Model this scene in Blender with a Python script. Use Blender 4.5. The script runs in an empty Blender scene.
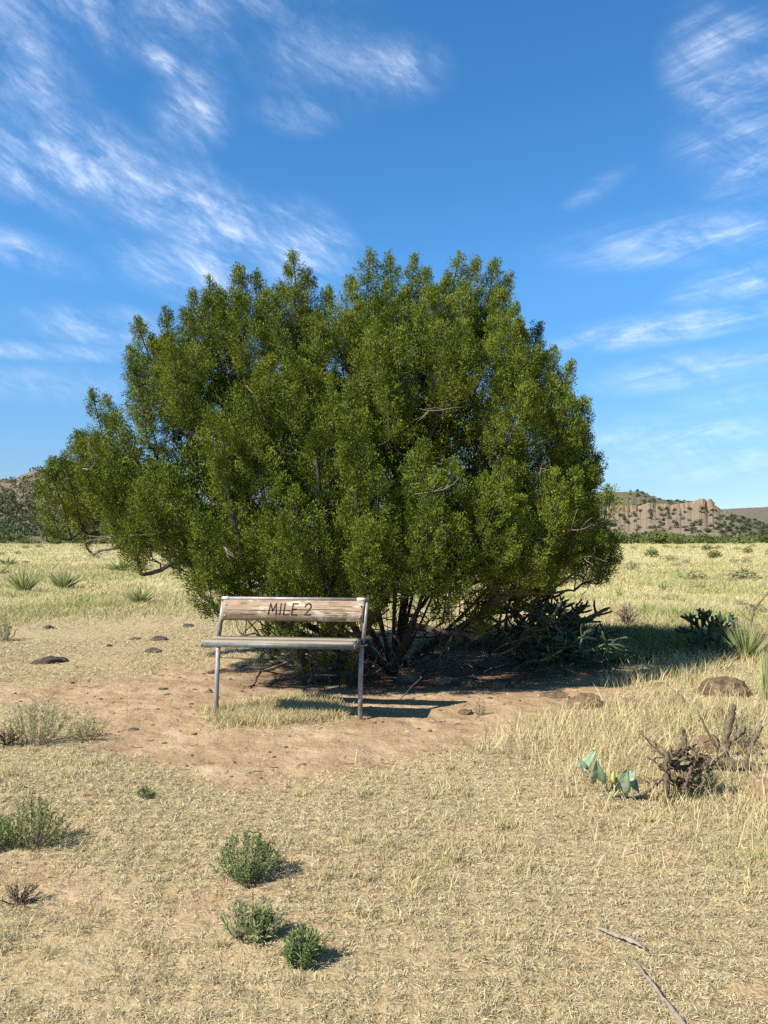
import bpy, math, random
import numpy as np
from mathutils import Vector, Matrix

rng = np.random.default_rng(7)
random.seed(7)
scene = bpy.context.scene
COL = scene.collection
R = math.radians

# ------------------------------------------------------------------ camera frame
FPX, CX, CY, CAMH = 740.0, 384.0, 512.0, 1.5
PITCH = math.atan(28.0 / FPX)

def ray(px, py):
    u, v = (px - CX) / FPX, (CY - py) / FPX
    return np.array([u, math.cos(PITCH) - math.sin(PITCH) * v, math.sin(PITCH) + math.cos(PITCH) * v])

def flat_at(px, py):
    d = ray(px, py); t = CAMH / -d[2]
    return d[0] * t, d[1] * t

# ------------------------------------------------------------------ noise
def _hash(ix, iy, seed):
    h = (ix.astype(np.int64) * 374761393 + iy.astype(np.int64) * 668265263 + seed * 974711) & 0xFFFFFFFF
    h = ((h ^ (h >> 13)) * 1274126177) & 0xFFFFFFFF
    return ((h ^ (h >> 16)) & 0xFFFF) / 65535.0

def vnoise(x, y, seed=0):
    x = np.asarray(x, float); y = np.asarray(y, float)
    ix, iy = np.floor(x), np.floor(y)
    fx, fy = x - ix, y - iy
    fx = fx * fx * (3 - 2 * fx); fy = fy * fy * (3 - 2 * fy)
    a = _hash(ix, iy, seed); b = _hash(ix + 1, iy, seed)
    c = _hash(ix, iy + 1, seed); d = _hash(ix + 1, iy + 1, seed)
    return (a * (1 - fx) + b * fx) * (1 - fy) + (c * (1 - fx) + d * fx) * fy

def fbm(x, y, seed=0, octv=4):
    s, a, t = 0.0, 0.5, 0.0
    x = np.asarray(x, float); y = np.asarray(y, float)
    for o in range(octv):
        s = s + a * vnoise(x * 2 ** o, y * 2 ** o, seed + o * 17); t += a; a *= 0.5
    return s / t - 0.5

def sstep(a, b, x):
    t = np.clip((x - a) / (b - a), 0, 1)
    return t * t * (3 - 2 * t)

# ------------------------------------------------------------------ ground layout
def poly_world(pts):
    return np.array([flat_at(*p) for p in pts])

def sdist(poly, x, y):
    """signed distance to polygon, negative inside"""
    x = np.asarray(x, float); y = np.asarray(y, float)
    d = np.full(x.shape, 1e9); inside = np.zeros(x.shape, bool)
    n = len(poly)
    for i in range(n):
        ax, ay = poly[i]; bx, by = poly[(i + 1) % n]
        ex, ey = bx - ax, by - ay
        t = np.clip(((x - ax) * ex + (y - ay) * ey) / (ex * ex + ey * ey + 1e-12), 0, 1)
        d = np.minimum(d, np.hypot(x - ax - t * ex, y - ay - t * ey))
        c = ((ay > y) != (by > y)) & (x < ex * (y - ay) / (ey if abs(ey) > 1e-12 else 1e-12) + ax)
        inside ^= c
    return np.where(inside, -d, d)

DIRT = poly_world([(-60, 694), (60, 688), (130, 672), (205, 664), (300, 664), (420, 668), (540, 668), (640, 664), (690, 652),
                   (700, 660), (650, 676), (600, 692), (560, 703), (520, 722), (470, 742), (400, 762), (330, 774), (262, 780),
                   (200, 782), (130, 752), (96, 722), (40, 700), (-60, 700)])
SAND = [poly_world([(170, 900), (205, 895), (250, 880), (300, 872), (330, 878), (280, 893), (225, 903), (215, 930), (180, 928)]),
        poly_world([(-30, 850), (20, 852), (70, 880), (120, 905), (110, 920), (40, 900), (-30, 880)]),
        poly_world([(690, 985), (760, 985), (790, 1010), (700, 1012)]),
poly_world([(560, 940), (620, 945), (600, 975), (560, 985)])]
MOUND = poly_world([(210, 712), (250, 700), (300, 694), (340, 700), (352, 714), (330, 722), (270, 727), (220, 726)])
TALL = poly_world([(470, 752), (530, 716), (590, 716), (640, 690), (600, 684), (650, 668), (690, 655), (800, 640), (860, 700),
                   (860, 905), (760, 900), (690, 880), (650, 850), (600, 820), (540, 800), (490, 780)])
TX, TY = 0.10, 8.75           # juniper base

def dirt_mask(x, y):
    n = fbm(x * 1.3, y * 1.3, 3) * 0.55 + fbm(x * 6, y * 6, 5) * 0.22
    m = 1 - sstep(-0.16, 0.26, sdist(DIRT, x, y) + n * 1.25)
    for s in SAND:
        m = np.maximum(m, 0.72 * (1 - sstep(-0.12, 0.12, sdist(s, x, y) + n * 0.7)))
    m = m * (0.12 + 0.88 * sstep(-0.06, 0.14, sdist(MOUND, x, y) + 0.3 * fbm(x * 5, y * 5, 8)))
    return m

def litter_mask(x, y):
    r = np.hypot((x - TX - 0.3) / 2.3, (y - TY - 0.1) / 1.5)
    return 1 - sstep(0.65, 1.15, r + 0.5 * fbm(x * 1.5, y * 1.5, 11))

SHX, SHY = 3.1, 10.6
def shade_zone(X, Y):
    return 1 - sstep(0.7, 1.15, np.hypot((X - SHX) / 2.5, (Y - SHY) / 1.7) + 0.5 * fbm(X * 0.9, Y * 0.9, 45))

def gz(x, y):
    x = np.asarray(x, float); y = np.asarray(y, float)
    r = np.hypot(x, y)
    z = 0.10 * fbm(x * 0.22, y * 0.22, 21, 3) + 0.045 * fbm(x * 0.9, y * 0.9, 22, 3)
    near = np.exp(-(r / 14.0) ** 2)
    z = z + near * (0.028 * fbm(x * 3.4, y * 3.4, 23, 3) + 0.012 * fbm(x * 11, y * 11, 24, 2))
    md = 1 - sstep(-0.05, 0.4, sdist(DIRT, x, y))
    z = z - 0.035 * md * np.where(r < 30, 1, 0)
    return z

def at(px, py):
    x, y = flat_at(px, py)
    for _ in range(3):
        d = ray(px, py); t = (CAMH - float(gz(x, y))) / -d[2]
        x, y = d[0] * t, d[1] * t
    return np.array([x, y, float(gz(x, y))])

# ------------------------------------------------------------------ mesh helpers
def link(o, parent=None):
    COL.objects.link(o)
    if parent is not None: o.parent = parent
    return o

def tag(o, label=None, cat=None, group=None, kind=None):
    if label: o['label'] = label
    if cat: o['category'] = cat
    if group: o['group'] = group
    if kind: o['kind'] = kind
    return o

def empty(name, loc=(0, 0, 0), rz=0.0):
    o = bpy.data.objects.new(name, None); o.location = loc; o.rotation_euler = (0, 0, rz)
    o.empty_display_size = 0.1
    return link(o)

def mesh_np(name, V, quads=None, tris=None, mat=None, parent=None, smooth=False, loc=None):
    V = np.ascontiguousarray(V, dtype=np.float32)
    q = np.zeros((0, 4), np.int32) if quads is None or len(quads) == 0 else np.asarray(quads, np.int32)
    t = np.zeros((0, 3), np.int32) if tris is None or len(tris) == 0 else np.asarray(tris, np.int32)
    me = bpy.data.meshes.new(name)
    me.vertices.add(len(V)); me.vertices.foreach_set('co', V.ravel())
    loops = np.concatenate([q.ravel(), t.ravel()]).astype(np.int32)
    me.loops.add(len(loops)); me.loops.foreach_set('vertex_index', loops)
    n = len(q) + len(t)
    me.polygons.add(n)
    tot = np.concatenate([np.full(len(q), 4), np.full(len(t), 3)]).astype(np.int32)
    st = np.concatenate([[0], np.cumsum(tot)[:-1]]).astype(np.int32)
    me.polygons.foreach_set('loop_start', st); me.polygons.foreach_set('loop_total', tot)
    if smooth: me.polygons.foreach_set('use_smooth', np.ones(n, bool))
    me.update(calc_edges=True)
    if mat: me.materials.append(mat)
    o = bpy.data.objects.new(name, me)
    if loc is not None: o.location = loc
    return link(o, parent)

class MB:
    """collects pieces of one mesh"""
    def __init__(s): s.v, s.q, s.t, s.n = [], [], [], 0
    def add(s, V, q=None, t=None):
        V = np.asarray(V, float)
        if q is not None and len(q): s.q.append(np.asarray(q, np.int64) + s.n)
        if t is not None and len(t): s.t.append(np.asarray(t, np.int64) + s.n)
        s.v.append(V); s.n += len(V)
    def box(s, lo, hi, M=None):
        x0, y0, z0 = lo; x1, y1, z1 = hi
        V = np.array([[x0, y0, z0], [x1, y0, z0], [x1, y1, z0], [x0, y1, z0], [x0, y0, z1], [x1, y0, z1], [x1, y1, z1], [x0, y1, z1]], float)
        if M is not None: V = (np.array(M)[:3, :3] @ V.T).T + np.array(M)[:3, 3]
        s.add(V, [[0, 3, 2, 1], [4, 5, 6, 7], [0, 1, 5, 4], [1, 2, 6, 5], [2, 3, 7, 6], [3, 0, 4, 7]])
    def tube(s, P, rad, k=8, cap=True, rough=0.0, twist=0.0):
        P = np.asarray(P, float); n = len(P)
        rad = np.broadcast_to(np.asarray(rad, float), (n,)).copy()
        T = np.gradient(P, axis=0); T /= np.linalg.norm(T, axis=1)[:, None] + 1e-9
        ref = np.array([0, 0, 1.0]) if abs(T[0, 2]) < 0.9 else np.array([1.0, 0, 0])
        N = np.cross(T[0], ref); N /= np.linalg.norm(N)
        V = []
        for i in range(n):
            N = N - T[i] * (N @ T[i]); N /= np.linalg.norm(N) + 1e-9
            B = np.cross(T[i], N)
            a = np.arange(k) * 2 * math.pi / k + twist * i
            rr = rad[i] * (1 + (rough * (rng.random(k) - 0.5) * 2 if rough else 0))
            V.append(P[i] + (np.cos(a) * rr)[:, None] * N + (np.sin(a) * rr)[:, None] * B)
        V = np.concatenate(V)
        i = np.arange(n - 1)[:, None] * k; j = np.arange(k)[None, :]; j2 = (j + 1) % k
        q = np.stack([i + j, i + j2, i + k + j2, i + k + j], -1).reshape(-1, 4)
        t = None
        if cap:
            V = np.concatenate([V, P[:1], P[-1:]]); a, b = n * k, n * k + 1
            jj = np.arange(k); jn = (jj + 1) % k
            t = np.concatenate([np.stack([np.full(k, a), jn, jj], 1), np.stack([np.full(k, b), (n - 1) * k + jj, (n - 1) * k + jn], 1)])
        s.add(V, q, t)
    def build(s, name, mat, parent=None, smooth=False, loc=None):
        V = np.concatenate(s.v)
        q = np.concatenate(s.q) if s.q else None
        t = np.concatenate(s.t) if s.t else None
        return mesh_np(name, V, q, t, mat, parent, smooth, loc)

def unit(a): return a / (np.linalg.norm(a, axis=-1, keepdims=True) + 1e-9)

def blades_mesh(P, D, L, W, bend):
    """tapered two-segment blades: base P, direction D, length L, width W, bend vector"""
    n = len(P)
    side = unit(np.cross(D, rng.normal(size=(n, 3))))
    mid = P + D * (L * 0.5)[:, None] + bend * 0.28
    tip = P + D * L[:, None] + bend
    w = (W * 0.5)[:, None]
    V = np.stack([P - side * w, P + side * w, mid - side * w * 0.8, mid + side * w * 0.8, tip], 1).reshape(-1, 3)
    b = np.arange(n)[:, None] * 5
    return V, b + np.array([[0, 1, 3, 2]]), b + np.array([[2, 3, 4]])

def leaf_mesh(P, D, L, W, S=None):
    n = len(P)
    side = unit(np.cross(D, rng.normal(size=(n, 3)) if S is None else S))
    w = (W * 0.5)[:, None]
    m = P + D * (L * 0.45)[:, None]
    V = np.stack([P, m + side * w, P + D * L[:, None], m - side * w], 1).reshape(-1, 3)
    return V, np.arange(n)[:, None] * 4 + np.array([[0, 1, 2, 3]])

# ------------------------------------------------------------------ materials
class NT:
    def __init__(s, name, world=False):
        s.m = bpy.data.materials.new(name); s.m.use_nodes = True
        s.t = s.m.node_tree; s.t.nodes.clear()
        s.out = s.n('ShaderNodeOutputMaterial')
    def n(s, typ, **kw):
        x = s.t.nodes.new(typ)
        for k, v in kw.items(): setattr(x, k, v)
        return x
    def l(s, a, b): s.t.links.new(a, b)
    def val(s, sock, v):
        if isinstance(v, (int, float, tuple, list)): sock.default_value = v
        else: s.l(v, sock)
    def coord(s, which='Object', scale=(1, 1, 1), rot=(0, 0, 0)):
        c = s.n('ShaderNodeTexCoord'); mp = s.n('ShaderNodeMapping')
        mp.inputs['Scale'].default_value = scale; mp.inputs['Rotation'].default_value = rot
        s.l(c.outputs[which], mp.inputs['Vector']); return mp.outputs[0]
    def pos(s, scale=(1, 1, 1)):
        c = s.n('ShaderNodeNewGeometry'); mp = s.n('ShaderNodeMapping')
        mp.inputs['Scale'].default_value = scale
        s.l(c.outputs['Position'], mp.inputs['Vector']); return mp.outputs[0]
    def noise(s, vec, scale, detail=4, rough=0.55, dist=0.0):
        x = s.n('ShaderNodeTexNoise'); s.l(vec, x.inputs['Vector'])
        x.inputs['Scale'].default_value = scale; x.inputs['Detail'].default_value = detail
        x.inputs['Roughness'].default_value = rough; x.inputs['Distortion'].default_value = dist
        return x.outputs['Fac']
    def ramp(s, fac, stops):
        x = s.n('ShaderNodeValToRGB'); s.l(fac, x.inputs['Fac'])
        e = x.color_ramp.elements
        while len(e) < len(stops): e.new(0.5)
        for el, (p, c) in zip(e, stops):
            el.position = p
            el.color = (c, c, c, 1) if isinstance(c, (int, float)) else (*c, 1)
        return x.outputs['Color']
    def mix(s, fac, a, b, mode='MIX'):
        x = s.n('ShaderNodeMix', data_type='RGBA', blend_type=mode)
        s.val(x.inputs[0], fac)
        for i, v in ((6, a), (7, b)):
            if isinstance(v, tuple): x.inputs[i].default_value = (*v, 1)
            else: s.l(v, x.inputs[i])
        return x.outputs[2]
    def math(s, op, a, b=0.0, clamp=False):
        x = s.n('ShaderNodeMath', operation=op); x.use_clamp = clamp
        s.val(x.inputs[0], a); s.val(x.inputs[1], b); return x.outputs[0]
    def rand(s): return s.n('ShaderNodeNewGeometry').outputs['Random Per Island']
    def orand(s): return s.n('ShaderNodeObjectInfo').outputs['Random']
    def attr(s, name): return s.n('ShaderNodeAttribute', attribute_name=name).outputs['Fac']
    def bump(s, h, strength=0.5, dist=0.01):
        b = s.n('ShaderNodeBump'); b.inputs['Strength'].default_value = strength
        b.inputs['Distance'].default_value = dist; s.l(h, b.inputs['Height']); return b.outputs[0]
    def princ(s, col, rough=0.8, spec=0.2, metal=0.0, normal=None, trans=0.0, tcol=None):
        p = s.n('ShaderNodeBsdfPrincipled')
        if isinstance(col, tuple): p.inputs['Base Color'].default_value = (*col, 1)
        else: s.l(col, p.inputs['Base Color'])
        s.val(p.inputs['Roughness'], rough)
        p.inputs['Specular IOR Level'].default_value = spec
        p.inputs['Metallic'].default_value = metal
        if normal is not None: s.l(normal, p.inputs['Normal'])
        o = p.outputs[0]
        if trans:
            t = s.n('ShaderNodeBsdfTranslucent'); c = tcol if tcol is not None else col
            if isinstance(c, tuple): t.inputs[0].default_value = (*c, 1)
            else: s.l(c, t.inputs[0])
            mx = s.n('ShaderNodeMixShader'); mx.inputs[0].default_value = trans
            s.l(o, mx.inputs[1]); s.l(t.outputs[0], mx.inputs[2]); o = mx.outputs[0]
        s.l(o, s.out.inputs['Surface']); return s.m

def mat_ground():
    t = NT('ground_soil'); p = t.pos()
    big = t.noise(p, 0.9, 5); mid = t.noise(p, 7, 5, 0.6); fine = t.noise(p, 60, 4, 0.7); vf = t.noise(p, 190, 3, 0.7)
    dirt = t.ramp(big, [(0.25, (0.31, 0.205, 0.11)), (0.55, (0.405, 0.278, 0.155)), (0.8, (0.49, 0.355, 0.21))])
    dirt = t.mix(t.ramp(mid, [(0.3, 0.0), (0.75, 0.55)]), dirt, (0.26, 0.15, 0.08))
    dirt = t.mix(t.ramp(fine, [(0.42, 0.0), (0.72, 0.45)]), dirt, (0.56, 0.41, 0.26))
    dirt = t.mix(t.ramp(vf, [(0.60, 0.0), (0.78, 0.8)]), dirt, (0.17, 0.10, 0.06))
    vo = t.n('ShaderNodeTexVoronoi', feature='SMOOTH_F1'); t.l(p, vo.inputs['Vector']); vo.inputs['Scale'].default_value = 4.2; vo.inputs['Randomness'].default_value = 1.0
    dent = t.math('MULTIPLY', t.ramp(vo.outputs['Distance'], [(0.12, 0.0), (0.45, 1.0)]), t.attr('dirt'))
    mot = t.noise(p, 2.3, 6, 0.7)
    dirt = t.mix(t.ramp(mot, [(0.48, 0.0), (0.68, 0.65)]), dirt, (0.56, 0.42, 0.265))
    dirt = t.mix(t.ramp(mot, [(0.30, 0.55), (0.46, 0.0)]), dirt, (0.27, 0.16, 0.085))
    clod = t.noise(p, 26, 5, 0.75)
    dirt = t.mix(t.ramp(clod, [(0.60, 0.0), (0.70, 0.6)]), dirt, (0.20, 0.125, 0.07))
    straw = t.ramp(fine, [(0.25, (0.22, 0.155, 0.08)), (0.48, (0.41, 0.315, 0.17)), (0.75, (0.58, 0.47, 0.275))])
    straw = t.mix(t.ramp(vf, [(0.4, 0.0), (0.7, 0.6)]), straw, (0.30, 0.20, 0.11))
    far = t.noise(p, 0.12, 5, 0.65); far2 = t.noise(p, 1.2, 6, 0.7)
    meadow = t.ramp(far2, [(0.3, (0.30, 0.255, 0.11)), (0.5, (0.50, 0.42, 0.20)), (0.7, (0.60, 0.50, 0.27))])
    meadow = t.mix(t.ramp(far, [(0.45, 0.0), (0.62, 0.6)]), meadow, (0.33, 0.31, 0.12))
    sep = t.n('ShaderNodeSeparateXYZ'); t.l(p, sep.inputs[0])
    dd = t.math('MULTIPLY', t.math('SUBTRACT', sep.outputs[1], 13.0), 0.16, True)
    straw = t.mix(dd, straw, meadow)
    c = t.mix(t.attr('dirt'), straw, dirt)
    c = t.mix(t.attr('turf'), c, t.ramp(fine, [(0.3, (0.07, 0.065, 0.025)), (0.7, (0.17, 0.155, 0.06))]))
    lit = t.ramp(fine, [(0.3, (0.10, 0.055, 0.03)), (0.5, (0.20, 0.115, 0.065)), (0.75, (0.34, 0.21, 0.125))])
    c = t.mix(t.attr('litter'), c, lit)
    h = t.math('ADD', t.math('ADD', t.math('MULTIPLY', mid, 1.8), t.math('ADD', t.math('MULTIPLY', dent, 0.9), t.math('MULTIPLY', clod, 0.6))), t.math('ADD', t.math('MULTIPLY', fine, 0.35), t.math('MULTIPLY', vf, 0.12)))
    return t.princ(c, 0.95, 0.1, normal=t.bump(h, 0.8, 0.03))

def mat_grass(name, stops, green, g0=0.52, g1=0.66, scale=0.5, trans=0.3, dark=0.5):
    t = NT(name); p = t.pos()
    c = t.ramp(t.rand(), stops)
    g = t.noise(p, scale, 4, 0.6)
    c = t.mix(t.ramp(g, [(g0, 0.0), (g1, 0.85)]), c, t.mix(t.rand(), green, tuple(v * 1.5 for v in green)))
    b = t.noise(p, 1.1, 5, 0.65)
    c = t.mix(t.ramp(b, [(0.54, 0.0), (0.70, 0.5)]), c, t.mix(t.rand(), (0.24, 0.17, 0.10), (0.46, 0.36, 0.24)))
    return t.princ(c, 0.7, 0.15, trans=trans)

def mat_leaf(name, a, b, c, trans=0.25, rough=0.6, spec=0.25, nscale=2.0, dry=None):
    t = NT(name); p = t.pos()
    col = t.ramp(t.rand(), [(0.0, a), (0.5, b), (1.0, c)])
    n = t.noise(p, nscale, 3)
    col = t.mix(t.ramp(n, [(0.4, 0.0), (0.68, 0.75)]), col, tuple(v * 1.4 for v in c))
    if dry:
        n2 = t.noise(p, nscale * 2.3, 3)
        col = t.mix(t.ramp(n2, [(0.62, 0.0), (0.72, 0.8)]), col, dry)
    return t.princ(col, rough, spec, trans=trans)

def mat_bark(name, a, b, scale=30, rough=0.9):
    t = NT(name); p = t.pos((1, 1, 0.35))
    n = t.noise(p, scale, 5, 0.65)
    col = t.ramp(n, [(0.3, a), (0.7, b)])
    return t.princ(col, rough, 0.1, normal=t.bump(n, 0.8, 0.01))

def mat_rock(name, a, b, c):
    t = NT(name); p = t.coord('Object')
    n = t.noise(p, 6, 7, 0.65); f = t.noise(p, 45, 5, 0.7); l = t.noise(p, 14, 4, 0.6)
    col = t.ramp(n, [(0.3, a), (0.6, b)])
    col = t.mix(t.ramp(l, [(0.56, 0.0), (0.66, 0.7)]), col, c)
    col = t.mix(t.ramp(f, [(0.35, 0.6), (0.6, 0.0)]), col, tuple(v * 0.4 for v in a))
    v = t.math('ADD', 0.75, t.math('MULTIPLY', t.orand(), 0.5))
    hs = t.n('ShaderNodeHueSaturation'); t.l(v, hs.inputs['Value']); t.l(col, hs.inputs['Color'])
    return t.princ(hs.outputs[0], 0.9, 0.2, normal=t.bump(t.math('ADD', n, t.math('MULTIPLY', f, 0.5)), 0.7, 0.03))

M = {}
M['ground'] = mat_ground()
STRAW = [(0.0, (0.33, 0.255, 0.15)), (0.3, (0.49, 0.395, 0.225)), (0.65, (0.63, 0.525, 0.31)), (1.0, (0.75, 0.65, 0.42))]
M['mat_grass'] = mat_grass('dry_matted_grass', STRAW, (0.42, 0.39, 0.19), 0.54, 0.76, 0.7)
M['tall_grass'] = mat_grass('standing_straw', [(0.0, (0.42, 0.32, 0.16)), (0.4, (0.62, 0.50, 0.25)), (1.0, (0.76, 0.65, 0.38))], (0.34, 0.34, 0.12), 0.55, 0.72, 0.9, 0.35)
M['meadow'] = mat_grass('meadow_grass', [(0.0, (0.36, 0.29, 0.14)), (0.4, (0.55, 0.46, 0.225)), (1.0, (0.68, 0.59, 0.33))], (0.26, 0.28, 0.09), 0.45, 0.64, 0.22, 0.3)
def mat_juniper():
    t = NT('juniper_foliage'); p = t.pos()
    n1 = t.noise(p, 9.0, 3, 0.6); n2 = t.noise(p, 1.7, 3); n3_ = t.noise(p, 3.6, 3)
    col = t.ramp(t.math('ADD', t.math('MULTIPLY', n1, 0.8), t.math('MULTIPLY', t.rand(), 0.2)), [(0.34, (0.022, 0.040, 0.007)), (0.47, (0.076, 0.112, 0.013)), (0.62, (0.215, 0.25, 0.030))])
    col = t.mix(t.ramp(n2, [(0.42, 0.0), (0.66, 0.6)]), col, (0.195, 0.225, 0.028))
    col = t.mix(t.ramp(n3_, [(0.66, 0.0), (0.74, 0.7)]), col, (0.20, 0.145, 0.06))
    return t.princ(col, 0.75, 0.12, trans=0.08)
M['juniper'] = mat_juniper()
M['bark'] = mat_bark('juniper_bark', (0.03, 0.026, 0.022), (0.10, 0.085, 0.072))
M['deadwood'] = mat_bark('bleached_deadwood', (0.17, 0.135, 0.10), (0.38, 0.31, 0.245), 40)
M['oldwood'] = mat_bark('weathered_grey_wood', (0.035, 0.024, 0.015), (0.25, 0.185, 0.12), 75)
M['cholla'] = mat_leaf('cholla_skin', (0.035, 0.05, 0.024), (0.05, 0.07, 0.034), (0.065, 0.085, 0.045), 0.0, 0.65, 0.25, 6)
M['forb'] = mat_leaf('green_forb', (0.08, 0.13, 0.035), (0.13, 0.195, 0.055), (0.21, 0.27, 0.10), 0.3, 0.7, 0.12, 8)
M['forb_dusty'] = mat_leaf('dusty_green_forb', (0.13, 0.17, 0.07), (0.20, 0.24, 0.10), (0.30, 0.32, 0.16), 0.3, 0.7, 0.15, 8)
M['yucca'] = mat_leaf('yucca_blade', (0.13, 0.17, 0.055), (0.22, 0.26, 0.085), (0.36, 0.37, 0.16), 0.2, 0.5, 0.3, 3)
M['twig'] = mat_bark('dry_twig', (0.16, 0.115, 0.08), (0.38, 0.29, 0.20), 60)
M['rock'] = mat_rock('basalt_rock', (0.115, 0.078, 0.042), (0.225, 0.15, 0.083), (0.36, 0.275, 0.17))
M['rock_dark'] = mat_rock('dark_basalt', (0.06, 0.046, 0.036), (0.115, 0.09, 0.07), (0.20, 0.17, 0.14))
M['rock_tan'] = mat_rock('tan_rock', (0.24, 0.16, 0.095), (0.37, 0.26, 0.155), (0.45, 0.36, 0.24))

# ------------------------------------------------------------------ ground sheet
def build_ground():
    A = np.concatenate([np.linspace(-52, 52, 560), np.linspace(52, 308, 60)[1:-1]])
    A = np.radians(A); na = len(A)
    Rr = np.concatenate([[0.0], np.geomspace(0.5, 1.6, 12)[:-1], np.geomspace(1.6, 30, 420)[:-1], np.geomspace(30, 4500, 110)])
    x = np.sin(A)[None, :] * Rr[1:, None]; y = np.cos(A)[None, :] * Rr[1:, None]
    X = np.concatenate([[0.0], x.ravel()]); Y = np.concatenate([[0.0], y.ravel()])
    Z = gz(X, Y)
    V = np.stack([X, Y, Z], 1)
    nr = len(Rr) - 1
    i = np.arange(nr - 1)[:, None] * na + 1; j = np.arange(na)[None, :]; j2 = (j + 1) % na
    q = np.stack([i + j, i + na + j, i + na + j2, i + j2], -1).reshape(-1, 4)
    jj = np.arange(na); t = np.stack([np.zeros(na, int), 1 + jj, 1 + (jj + 1) % na], 1)
    o = mesh_np('ground', V, q, t, M['ground'], smooth=True)
    near = np.hypot(X, Y) < 16
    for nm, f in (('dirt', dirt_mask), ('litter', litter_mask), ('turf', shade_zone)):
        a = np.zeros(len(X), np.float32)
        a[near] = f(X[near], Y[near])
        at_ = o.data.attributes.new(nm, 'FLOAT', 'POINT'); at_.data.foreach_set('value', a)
    tag(o, kind='structure')
build_ground()

# ------------------------------------------------------------------ grasses
def scatter(n, z0, z1, spread=0.66, power=0.0):
    """density falls off as 1/Z^2 with distance"""
    u = rng.random(n)
    Z = z0 * (z1 / z0) ** u
    X = (rng.random(n) * 2 - 1) * spread * Z
    return X, Z

def with_ground(X, Y): return np.stack([X, Y, gz(X, Y)], 1)

def short_grass():
    X, Y = scatter(560000, 1.75, 18)
    den = 1 - dirt_mask(X, Y)
    den *= (1 - 0.9 * litter_mask(X, Y)) * (1 - 0.8 * shade_zone(X, Y))
    patch = fbm(X * 1.1, Y * 1.1, 31) + 0.6 * fbm(X * 5.5, Y * 5.5, 32)
    den *= sstep(-0.36, 0.10, patch + 0.16 * sstep(-0.3, 0.8, X))
    keep = rng.random(len(X)) < den + 0.015
    X, Y, patch = X[keep], Y[keep], patch[keep]
    n = len(X)
    # gather blades into small tufts
    cx = np.floor(X / 0.09) * 0.09 + 0.09 * _hash(np.floor(X / 0.09), np.floor(Y / 0.09), 5)
    cy = np.floor(Y / 0.09) * 0.09 + 0.09 * _hash(np.floor(X / 0.09), np.floor(Y / 0.09), 6)
    pull = rng.random(n) * 0.6
    X2 = X + (cx - X) * pull; Y2 = Y + (cy - Y) * pull
    P = with_ground(X2, Y2)
    tall = sstep(0.05, 0.45, patch) 
    ang = rng.random(n) * 6.283
    tilt = np.radians(12 + 66 * rng.random(n))
    D = np.stack([np.sin(tilt) * np.cos(ang), np.sin(tilt) * np.sin(ang), np.cos(tilt)], 1)
    L = (0.010 + 0.018 * rng.random(n)) * (1 + 0.7 * tall) * (0.85 + 0.05 * Y)
    W = (0.0015 + 0.0011 * rng.random(n)) * (0.55 + 0.24 * Y)
    a2 = ang + rng.normal(size=n) * 1.2
    bend = np.stack([np.cos(a2), np.sin(a2), -0.5 * np.ones(n)], 1) * (L * (0.25 + 0.5 * rng.random(n)))[:, None]
    P[:, 2] += 0.004
    V, q, t = blades_mesh(P, D, L, W, bend)
    V[:, 2] = np.maximum(V[:, 2], np.repeat(P[:, 2] - 0.006, 5))
    o = mesh_np('dry_grass', V, q, t, M['mat_grass'])
    tag(o, 'short matted straw coloured dry grass covering the near ground', 'dry grass', kind='stuff')

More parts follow.
